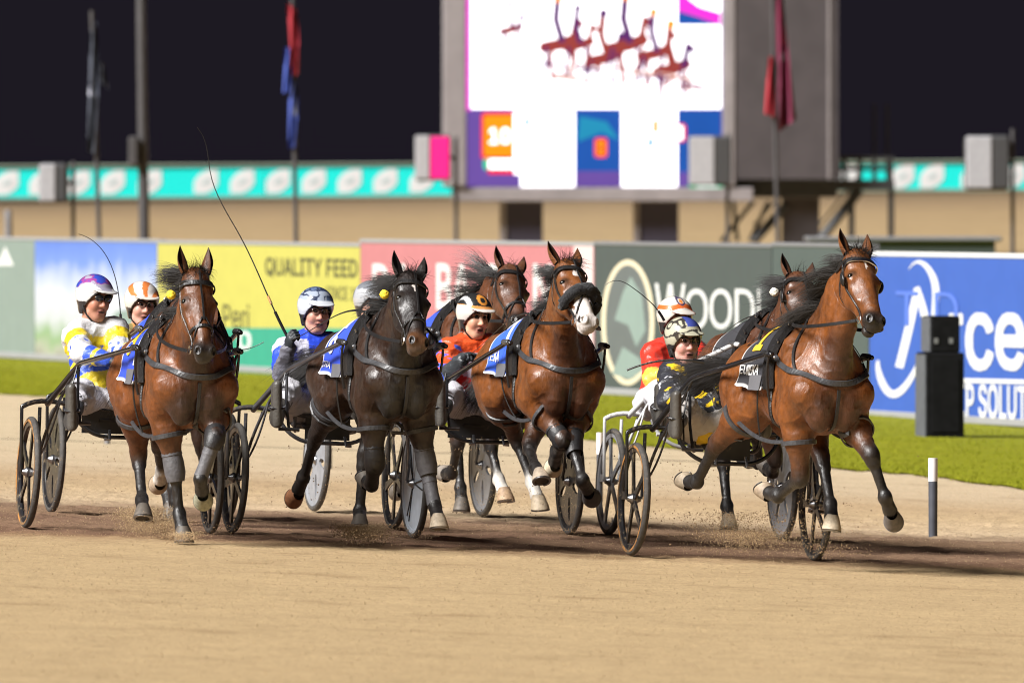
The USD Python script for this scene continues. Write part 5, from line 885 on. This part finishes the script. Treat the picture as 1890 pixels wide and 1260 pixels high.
def make_driver(k, d):
    fr = SUL[k]['fr']; at = lambda q: fr.at(*q); low = d.get('low', False)
    th = thing('person', d['label'], 'person', fr.R, fr.O, group='sulky drivers')
    g = unit(d.get('look', (1, 0, 0))); u = unit(np.array(d.get('up', (-.12, 0, 1)))); u = unit(u - g * (u @ g)); w = np.cross(u, g); HR = np.stack([g, w, u])
    hc = at(d['head']); hp = lambda a, b, c: hc + a * g + b * w + c * u
    nb = hp(-.055, 0, -.225) + (-.01, 0, 0) if 'neck' not in d else at(d['neck']); pel = at(d['pelvis']); ax = unit(pel - nb); pel = nb + ax * np.clip(np.linalg.norm(pel - nb), .44, .56)
    shr, shl = at(d['shr']), at(d['shl']); elr = fr.reach(shr, .30, *d['elr']); ell_ = fr.reach(shl, .30, *d['ell']); wrr = fr.reach(elr, .25, *d['wrr']); wrl = fr.reach(ell_, .25, *d['wrl'])
    hr, hl = pel + (.02, -.10, -.02), pel + (.02, .10, -.02); anr, anl = at(d['anr']), at(d['anl'])
    def knee(h, a, out):
        dv = a - h; D = np.linalg.norm(dv); L = D * .53; m = (h + a) / 2; b = math.sqrt(max(L * L - D * D / 4, .02 ** 2)); v = np.array([0, out * -.10, .9]); v = unit(v - unit(dv) * (v @ unit(dv))); return m + v * b
    knr, knl = knee(hr, anr, -1), knee(hl, anl, 1)
    skin = d.get('skin', SKIN); glove = d.get('glove', (.02, .025, .03))
    B = Field(); 
    B.ell(hc, (.098, .078, .105), HR, k=.03, col='s'); B.ell(hp(.028, 0, -.06), (.073, .062, .082), HR, k=.03, col='s'); B.ell(hp(.062, 0, -.128), (.028, .034, .026), HR, k=.035, col='s')
    B.cone(hp(.088, 0, .0), hp(.117, 0, -.046), .009, .0145, k=.012, col='n')
    for s in (-1, 1):
        B.ell(hp(.108, s * .0135, -.05), (.011, .009, .009), HR, k=.008, col='n'); B.cone(hp(.086, s * .012, .022), hp(.072, s * .048, .020), .012, .011, k=.012, col='s')
        B.ell(hp(.062, s * .043, -.048), (.030, .024, .03), HR, k=.03, col='n'); B.ell(hp(.098, s * .032, .0), (.016, .018, .0125), HR, k=.012, op='-', col='q'); B.cone(hp(.03, s * .052, -.105), hp(.06, s * .02, -.128), .022, .018, k=.03, col='s')
    B.cone(hp(.090, -.020, -.083), hp(.090, .020, -.083), .008, .008, k=.008, col='l'); B.cone(hp(.099, -.011, -.083), hp(.099, .011, -.083), .008, .008, k=.008, col='l'); B.cone(hp(.090, -.015, -.096), hp(.090, .015, -.096), .0095, .0095, k=.008, col='l')
    B.ell(hp(.108, 0, -.0895), (.012, .022, .0022 + d.get('open', 0)), HR, k=.004, op='-', col='m')
    B.cone(hp(-.02, 0, -.09), nb + ax * .04, .055, .062, k=.04, col='s')
    cl = hp(-.0, 0, -.16); cn = -u
    cols = dict(s=skin, n=tuple(np.array(skin) * (1.02, .86, .84)), l=(.36, .13, .11), q=tuple(np.array(skin) * .7), m=(.05, .012, .012), g=glove)
    bb = B.bake(.0042 if not low else .006, hc - .22, hc + .2); V, T, N = bb.mesh((hp(0, 0, -.21), -u)); col = B.paint(V, cols, .006)
    st = (meshkit.noise(V * 130) > .72) & (((V - hc) @ u) < -.07); col[st & d.get('beard', False)] *= .75
    parts = [(V, T, N, col)]
    B2 = Field(); B2.cone(nb, lerp(nb, pel, .9), .09, .10, k=.05, w=g, q=.7, col='s'); B2.cone(nb - u * -.05, nb + ax * .05, .052, .06, col='s')
    for (s_, e_, w_, h_, k_, a_) in ((shr, elr, wrr, hr, knr, anr), (shl, ell_, wrl, hl, knl, anl)):
        B2.cone(nb + ax * .05, s_, .05, .05, k=.04, col='s'); B2.cone(s_, e_, .042, .036, k=.03, col='s'); B2.cone(e_, w_, .036, .026, k=.02, col='s'); B2.cone(pel, h_, .09, .08, k=.05, col='s'); B2.cone(h_, k_, .07, .05, k=.04, col='s'); B2.cone(k_, a_, .048, .034, k=.03, col='s')
    b2 = B2.bake(.016); V, T, N = b2.mesh(); parts.append((V, T, N, np.tile(skin, (len(V), 1))))
    for s, (e_, w_) in ((-1, (elr, wrr)), (1, (ell_, wrl))):
        if low: continue
        dd = unit(w_ - e_); grip = unit(np.array(d.get('grip', (0, 1., .2)) if s < 0 or 'gripl' not in d else d['gripl'])); acr = unit(grip - dd * (grip @ dd)); pn = np.cross(acr, dd) * s
        Fh = Field(); fist(Fh, w_, dd, -pn if s < 0 else pn, acr, 'g', 1.05); Fh.cone(w_ - dd * .05, w_ + dd * .01, .03, .03, k=.02, col='g')
        hb = Fh.bake(.005); V, T, N = hb.mesh(); parts.append((V, T, N, np.tile(glove, (len(V), 1))))
    o = np.cumsum([0] + [len(p[0]) for p in parts]); put(th, 'body', (np.vstack([p[0] for p in parts]), np.vstack([p[1] + o[i] for i, p in enumerate(parts)])), 'skin', normals=np.vstack([p[2] for p in parts]), tint=np.vstack([p[3] for p in parts]))
    for s in (-1, 1):
        put(th, 'eye', ball(hp(.0865, s * .032, .0005), .0118), 'eye', smooth=True)
        put(th, 'eyebrow', tube([hp(.099, s * .014, .020), hp(.098, s * .032, .026), hp(.082, s * .052, .020)], [.003, .004, .002], 5), 'hair')
    # helmet
    Hf = Field(); out = [(hp(-.012, 0, .040), (.138, .116, .118)), ]
    Hf.ell(hp(-.012, 0, .035), (.140, .117, .118), HR, k=.02, col='h'); Hf.cone(hp(-.015, -.0, .02), hp(-.02, 0, -.065), .112, .098, k=.04, w=w, q=.93, col='f')
    Hf.cone(hp(.03, 0, -.075), hp(.32, 0, -.10), .085, .16, w=u, q=1.25, k=.012, op='-', col='x'); Hf.ell(hp(0, 0, -.30), (.30, .30, .19), HR, k=.01, op='-', col='x')
    Hf.ell(hp(.0, 0, .01), (.116, .096, .112), HR, k=.006, op='-', col='x'); Hf.cone(hp(-.01, 0, .0), hp(-.01, 0, -.08), .098, .088, w=w, q=.92, k=.006, op='-', col='x')
    vt = unit(g * .97 - u * .22); vu = np.cross(vt, w); Hf.ell(hp(.125, 0, .052), (.062, .088, .010), np.stack([vt, w, vu]), k=.022, col='v')
    hb = Hf.bake(.0062); V, T, N = hb.mesh(); q = V - hc; G_, W_, U_ = q @ g, q @ w, q @ u
    col = d['helm'](G_, W_, U_); inner = np.sum(q * N, 1) < -.02; col[(U_ < -.030) & ~inner] = d.get('flap', (.03, .03, .032)); col[inner] = (.02, .02, .02)
    edge = (U_ < .05) & (G_ > -.02) & (np.abs(hb(V + 0)) < .01) & ((Hf.dist(Hf.prims[2], V)) < .012) & (U_ > -.2) & (G_ < .13); col[edge & (np.abs(W_) < .2)] = (.025, .025, .025)
    put(th, 'helmet', (V, T), 'helmet_paint', normals=N, tint=np.clip(col, 0, .85))
    put(th, 'chin_strap', tube(spline([hp(.0, -.088, -.05), hp(.035, -.066, -.12), hp(.055, 0, -.163), hp(.035, .066, -.12), hp(.0, .088, -.05)], 20), .0085, 6), 'leather')
    if d.get('goggles'):
        for s in (-1, 1): v, f = ball(np.zeros(3), 1., 2); put(th, 'goggle_lens', (v * (.008, .031, .021) @ np.stack([unit(g + w * s * .25), unit(w - g * s * .25), u]) + hp(.106, s * .034, .0), f), d['goggles'], smooth=True)
        put(th, 'goggle_frame', tube([hp(.02, -.088, .005), hp(.085, -.068, .018), hp(.108, -.03, .020), hp(.112, 0, .012), hp(.108, .03, .020), hp(.085, .068, .018), hp(.02, .088, .005)], .0042, 6), 'leather' if d['goggles'] == 'lens' else 'frame_grey')
    # silks
    sax = unit(shl - shr)
    Jf = Field(); fwd = np.cross(sax, -ax); wst = lerp(nb, pel, .80)
    Jf.cone(lerp(nb, pel, .18), wst, .168, .150, k=.05, w=fwd, q=.76, col='t'); Jf.cone(lerp(shr, nb, .25), lerp(shl, nb, .25), .086, .086, k=.06, col='t'); Jf.cone(nb + u * .035, nb + ax * .06, .066, .085, k=.03, col='c'); Jf.cone(wst, lerp(nb, pel, .98), .150, .165, k=.03, w=fwd, q=.8, col='t')
    for s_, e_, w_, n_ in ((shr, elr, wrr, 'r'), (shl, ell_, wrl, 'l')):
        Jf.cone(s_, e_, .086, .070, k=.045, col='u' + n_); Jf.cone(e_, lerp(e_, w_, .95), .068, .050, k=.03, col='f' + n_)
    jb = Jf.bake(.0085 if not low else .012); V, T, N = jb.mesh(); tags = {}
    for pr in Jf.prims: tags[pr[8]] = np.minimum(tags.get(pr[8], 9.), Jf.dist(pr, V))
    nm = list(tags); dom = np.array(nm)[np.argmin(np.stack([tags[a] for a in nm]), 0)]
    col = np.tile(np.array(d['silk'], float), (len(V), 1)); rel = V - nb; sdn, lat = rel @ ax, rel @ sax
    arm = np.zeros(len(V)); 
    for s_, e_, w_, n_ in ((shr, elr, wrr, 'r'), (shl, ell_, wrl, 'l')):
        m = dom == 'u' + n_; arm[m] = np.clip(((V[m] - s_) @ unit(e_ - s_)) / .30, 0, 1); m = dom == 'f' + n_; arm[m] = 1 + np.clip(((V[m] - e_) @ unit(w_ - e_)) / .25, 0, 1)
    d['paint'](col, dom, sdn, lat, arm, V)
    V = wrinkle(V, N, .017, ord(k), 11.); put(th, 'jacket', (V, T), 'silks', smooth=True, tint=col)
    Tf = Field(); tr = d.get('trouser', (.52, .51, .55)); Tf.ell(pel + (0, 0, -.01), (.15, .17, .12), k=.05, col='t')
    for h_, k_, a_ in ((hr, knr, anr), (hl, knl, anl)): Tf.cone(h_, k_, .108, .080, k=.05, col='t'); Tf.cone(k_, lerp(k_, a_, .5), .076, .062, k=.04, col='t')
    tb = Tf.bake(.011 if not low else .014); V, T, N = tb.mesh(); V = wrinkle(V, N, .018, ord(k) + 3, 11.); put(th, 'trousers', (V, T), 'silks', smooth=True, tint=np.tile(tr, (len(V), 1)))
    for k_, a_, s in ((knr, anr, -1), (knl, anl, 1)):
        Bf = Field(); toe = a_ + unit(np.array(d.get('toe', (.25, s * .08, .95)))) * .215; heel = a_ + (.02, 0, -.03); Bf.cone(lerp(k_, a_, .35), a_, .062, .046, k=.03, col='b'); Bf.cone(heel, toe, .040, .035, k=.03, w=(0, 1., 0), q=1.05, col='b'); Bf.cone(heel + (.035, 0, -.01), toe + (.030, 0, .01), .030, .028, k=.008, col='o')
        fb = Bf.bake(.010); V, T, N = fb.mesh(); put(th, 'boot_strap', tube([lerp(heel, toe, .42) + .052 * (math.cos(t) * np.array([0, 1., 0]) + math.sin(t) * np.array([1., 0, -.2])) for t in np.linspace(0, 2 * np.pi, 15)], .008, 6, False), 'frame_black'); put(th, 'boot', (V, T), 'silks', normals=N, tint=Bf.paint(V, dict(b=d.get('boot', (.02, .019, .018)), o=(.075, .07, .062)), .006))
    # reins from the horse's saddle rings to the hands
    hf_ = HORSE[k]['frame']; hand = [wrr + unit(wrr - elr) * .06, wrl + unit(wrl - ell_) * .06]
    for i in (0, 1):
        a, b = hf_.inv(HORSE[k]['rings'][i]), hf_.inv(fr.fwd(hand[i])); P = spline([a, lerp(a, b, .3) + (0, 0, .06), lerp(a, b, .65) + (0, 0, .03), b], 20); put(HORSE[k]['path'], 'long_rein', ribbon(P, np.tile((.1, (-1, 1)[i] * .6, .8), (20, 1)), .020, .004), 'leather')
    DRV[k] = dict(hand=[fr.fwd(p) for p in hand], fr=fr)
nz = lambda G, W, U, s, sd=0: meshkit.fbm(np.stack([G, W, U], 1) * s, 3, sd)
def helm_a(G, W, U):
    n = nz(G, W, U, 14, 1); c = np.where((n > .52)[:, None], (.30, .28, .36), np.where((n > .44)[:, None], (.25, .05, .22), (.03, .06, .38))); lo = U < .075 + .02 * np.sin(G * 30); c = np.where(lo[:, None], (.62, .62, .62), c); line = (np.abs((U * 90) % 2 - 1) < .22) & lo & (U > .03); return np.where(line[:, None], (.4, .4, .42), c).astype(float)
def helm_b(G, W, U):
    a = np.sin(np.arctan2(W, U - .0) * 7 + G * 25); c = np.where((a > .25)[:, None], (.55, .16, .04), (.62, .58, .54)); return np.where((U < .055)[:, None], (.62, .58, .52), c).astype(float)
def helm_c(G, W, U):
    n = np.abs(meshkit.noise(np.stack([G, W, U], 1) * 26, 4) - .5); c = np.where((n < .07)[:, None], (.03, .04, .08), np.where((nz(G, W, U, 12, 3) > .5)[:, None], (.30, .34, .42), (.10, .14, .24))); return np.where((U < .07)[:, None], (.55, .57, .62), c).astype(float)
def helm_d(G, W, U):
    n = np.abs(meshkit.noise(np.stack([G, W, U], 1) * 20, 8) - .5); c = np.where((n < .09)[:, None], (.04, .035, .03), (.42, .40, .30)); c = np.where(((U > .095) & (W > -.02))[:, None], (.05, .07, .30), c); return c.astype(float)
def helm_e(G, W, U):
    c = np.tile((.02, .02, .02), (len(G), 1)).astype(float); c[np.abs(W * 1.0 + .085) < .012] = (.6, .6, .6); c[U < .075] = (.62, .27, .08); c[(U < .058)] = (.66, .62, .58); rr = np.hypot(W, (U - .115) * 1.1); c[(G > .0) & (np.abs(rr - .028) < .009)] = (.65, .25, .04); c[(W < -.085) & (U < .07)] = (.60, .56, .52); return c
def helm_f(G, W, U): return np.where((nz(G, W, U, 16, 6) > .5)[:, None], (.35, .36, .38), (.16, .17, .19)).astype(float)
def helm_g(G, W, U):
    c = np.tile((.64, .60, .54), (len(G), 1)).astype(float); b = np.abs(U - .085 - .012 * np.cos(W * 30)) < .016; c[b] = (.62, .13, .03); rr = np.hypot(W + .01, (U - .125)); c[(np.abs(rr - .024) < .006) & (G > -.03)] = (.06, .05, .1); c[(rr < .014) & (G > -.03)] = (.62, .2, .04); c[(W > .07) & (U > .05)] = (.6, .1, .03); return c
def silk_a(c, dom, s, l, arm, V):
    Y_, Bl, Wh = (.62, .47, .015), (.025, .075, .45), (.54, .54, .55); t = dom == 't'; jz = (meshkit.noise(V * 30) - .5) * .012; s = s + jz
    c[t] = Wh; c[t & (s > .10) & (s < .17)] = Y_; ck = ((np.floor(l / .07 + s / .07) + np.floor(s / .07 - l / .07)) % 2) == 0
    m = t & (s > .16) & (s < .29); c[m] = Bl; c[m & ck] = Y_; c[t & (s >= .29) & (s < .33)] = Bl; c[t & (s >= .33)] = Y_; c[t & (s > .455)] = Bl
    up = np.char.startswith(dom, 'u'); fo = np.char.startswith(dom, 'f'); c[up] = Wh; c[up & (arm > .22) & (arm < .56)] = Y_; lt = up & (arm > .62) & (arm < .92) & (meshkit.noise(V * np.array([26, 26, 26]), 3) > .60); c[lt] = Bl
    c[fo & (arm < 1.25)] = Wh; c[fo & (arm >= 1.25)] = Bl; c[fo & (arm > 1.5) & (arm < 1.62)] = Y_; c[dom == 'c'] = Wh
def silk_c(c, dom, s, l, arm, V):
    Bl, Gy = (.02, .06, .56), (.50, .50, .60); t = dom == 't'; c[:] = Bl; c[t & (s > .05) & (s < .20) & (np.abs(l) > .07) & (np.abs(l) < .17)] = Gy; c[t & (s > .36) & (meshkit.noise(V * 16, 2) > .55)] = Gy; c[t & (s > .46)] = (.66, .66, .72)
    up = np.char.startswith(dom, 'u'); c[up & (arm < .25)] = Gy; c[up & (arm > .85)] = (.15, .15, .2)
    fo = np.char.startswith(dom, 'f'); c[fo] = (.13, .13, .16)
def silk_d(c, dom, s, l, arm, V):
    c[:] = (.018, .019, .026); n = meshkit.fbm(V * 10, 2, 11); t = dom == 't'; Y_ = (.70, .46, .01)
    dg = np.abs(((s * 6.5 + np.abs(l) * 5) % 1) - .5) < .20; c[t & (s > .18) & (s < .42) & dg & (n > .40)] = Y_; c[t & (s > .47)] = Y_; up = np.char.startswith(dom, 'u'); c[up & (arm > .02) & (arm < .24) & (n > .47)] = Y_; c[np.char.startswith(dom, 'f') & (n > .57)] = Y_
    c[up & (arm > .3) & (arm < .75) & (meshkit.noise(V * 45, 2) > .74)] = (.55, .55, .6)
def silk_e(c, dom, s, l, arm, V):
    Rd, Wh, Bl = (.60, .07, .012), (.52, .49, .53), (.04, .10, .55); n = meshkit.fbm(V * 13, 3, 4); t = dom == 't'; c[:] = Rd; c[t & (s > .10)] = Wh; c[t & (s > .10) & (n > .56)] = (.55, .03, .03); c[t & (s > .45)] = (.60, .03, .02)
    up = np.char.startswith(dom, 'u'); fo = np.char.startswith(dom, 'f'); b = np.sin(V[:, 2] * 75 + V[:, 1] * 22) > .45; c[up & b & (meshkit.noise(V * 17, 8) > .46)] = Bl; c[fo] = (.03, .035, .04); c[fo & (arm < 1.25)] = Bl
def silk_g(c, dom, s, l, arm, V):
    c[:] = (.56, .03, .015); up = np.char.startswith(dom, 'u'); fo = np.char.startswith(dom, 'f'); c[up & (arm > .85)] = (.66, .38, .05); c[fo] = (.60, .33, .05); c[(dom == 't') & (s > .47)] = (.66, .64, .7)
def silk_b(c, dom, s, l, arm, V):
    c[:] = (.20, .17, .06); c[(dom == 'c')] = (.65, .6, .55); c[(dom == 't') & (np.abs(l) < .05)] = (.55, .2, .05)
def silk_f(c, dom, s, l, arm, V): c[:] = (.12, .16, .17)
make_driver('A', dict(label='driver in yellow, white and blue silks with dark glasses at the far left', head=(175, 549, -.26), pelvis=(188, 738, -.14), look=(.90, .40, -.05), shr=(141, 618, -.22), shl=(214, 608, -.26), elr=(151, 652, 1), ell=(226, 660, 1), wrr=(204, 664, 1), wrl=(250, 640, 1), anr=(131, 776, .60), anl=(298, 770, .60),
    helm=helm_a, goggles='lens', silk=(.68, .68, .68), paint=silk_a, skin=(.42, .20, .13), boot=(.035, .034, .033)))
make_driver('B', dict(low=True, label='driver in a white helmet with orange stripes, half hidden at the far left', head=(262, 560, -.26), pelvis=(268, 740, -.14), look=(1, .12, -.05), shr=(228, 626, -.22), shl=(298, 626, -.22), elr=(224, 680, 1), ell=(310, 680, 1), wrr=(255, 690, 1), wrl=(300, 690, 1), anr=(200, 770, .60), anl=(350, 775, .60),
    helm=helm_b, goggles='clear_lens', silk=(.2, .17, .06), paint=silk_b, skin=(.52, .29, .22)))
make_driver('C', dict(label='driver in blue silks raising a whip in a gloved right hand', head=(583, 572, -.26), pelvis=(570, 742, -.14), look=(1, .10, -.06), shr=(527, 648, -.22), shl=(616, 640, -.26), elr=(523, 690, 1), ell=(630, 690, 1), wrr=(533, 640, 1), wrl=(620, 700, 1), anr=(510, 770, .60), anl=(668, 770, .55), grip=(-.25, -.35, .9),
    helm=helm_c, goggles='clear_lens', silk=(.02, .06, .56), paint=silk_c, skin=(.53, .28, .21), boot=(.045, .04, .034), beard=True))
make_driver('D', dict(label='leading driver in black and yellow silks, hair of the horse tail across the helmet', head=(1262, 628, -.30), pelvis=(1296, 772, -.10), look=(1, .18, -.02), up=(-.3, -.1, 1), shr=(1240, 690, -.26), shl=(1326, 694, -.22), elr=(1234, 738, 1), ell=(1340, 740, 1), wrr=(1284, 715, 1), wrl=(1330, 690, 1), anr=(1246, 790, .58), anl=(1410, 790, .58), open=.002,
    helm=helm_d, goggles='clear_lens', silk=(.018, .019, .026), paint=silk_d, skin=(.56, .30, .25), boot=(.04, .037, .033), trouser=(.48, .45, .42)))
make_driver('E', dict(label='driver in orange-red sleeves and white silks with a black and orange helmet', head=(876, 583, -.26), pelvis=(870, 752, -.14), look=(.96, .28, -.06), shr=(828, 648, -.22), shl=(906, 640, -.26), elr=(822, 696, 1), ell=(920, 690, 1), wrr=(856, 664, 1), wrl=(915, 650, 1), anr=(812, 768, .60), anl=(958, 775, .55), open=.004,
    helm=helm_e, goggles=None, silk=(.68, .09, .02), paint=silk_e, skin=(.55, .31, .20)))
make_driver('F', dict(low=True, label='driver in a silver-grey helmet hidden behind the near-black horse', head=(684, 558, -.26), pelvis=(712, 730, -.14), look=(1, .15, -.05), shr=(666, 620, -.22), shl=(730, 620, -.22), elr=(676, 664, 1), ell=(740, 670, 1), wrr=(710, 680, 1), wrl=(735, 680, 1), anr=(690, 760, .60), anl=(800, 765, .60),
    helm=helm_f, goggles='clear_lens', silk=(.12, .16, .17), paint=silk_f))
make_driver('G', dict(low=True, label='driver in red silks and a white and orange helmet behind the leading driver', head=(1246, 588, -.28), pelvis=(1225, 716, -.16), look=(1, .25, -.04), shr=(1207, 652, -.22), shl=(1285, 650, -.26), elr=(1205, 700, 1), ell=(1300, 700, 1), wrr=(1250, 690, 1), wrl=(1290, 690, 1), anr=(1216, 772, .60), anl=(1350, 780, .60),
    helm=helm_g, goggles=None, silk=(.62, .06, .02), paint=silk_g, skin=(.46, .22, .17)))
# whips
def whip(name_label, k, pts, r0, r1, grip=None):
    P = [world_at(*q) for q in pts]; O = P[0]; P = spline(np.array(P) - O, 28); th = thing('whip', name_label, 'whip', np.eye(3), O, group='driving whips')
    put(th, 'shaft', tube(P, np.linspace(r0, r1, 28), 6), 'leather'); put(th, 'grip', tube(P[:5], r0 * 1.9, 8), 'frame_black')
    if grip: put(th, 'collar', tube(P[5:7], r0 * 1.6, 8), grip)
hy = lambda k, i: DRV[k]['hand'][i]
def pxof(P): return (CX + F * P[0] / P[1], HY + F * (H - P[2]) / P[1], P[1])
c0 = pxof(hy('C', 0))
whip('long thin whip held high by the blue driver', 'C', [(c0[0] + 2, c0[1] + 6, c0[2]), (c0[0] - 14, c0[1] - 24, c0[2] + .02), (440, 430, c0[2] + .3), (388, 318, c0[2] + .4), (379, 262, c0[2] + .4), (364, 235, c0[2] + .4)], .0055, .0022, 'tyre_gum')
whip('thin curved whip rising behind the blue and white helmet', 'B', [(224, 610, 77.6), (222, 575, 77.6), (212, 510, 77.6), (186, 458, 77.6), (145, 432, 77.6)], .005, .0022)
whip('thin whip arching left above the red driver', 'G', [(1226, 592, 77.6), (1205, 562, 77.6), (1172, 534, 77.6), (1142, 518, 77.6), (1118, 526, 77.6)], .005, .0022)
whip('dark whip pointing left in front of the leading driver', 'D', [(1300, 668, 73.0), (1262, 664, 73.0), (1218, 666, 73.0), (1185, 673, 73.0), (1157, 683, 73.0)], .0065, .0075)
whip('short dark whip end beside the right flank of the leftmost bay', 'A', [(430, 644, 75.2), (448, 645, 75.2), (468, 640, 75.2), (487, 631, 75.2)], .004, .003)
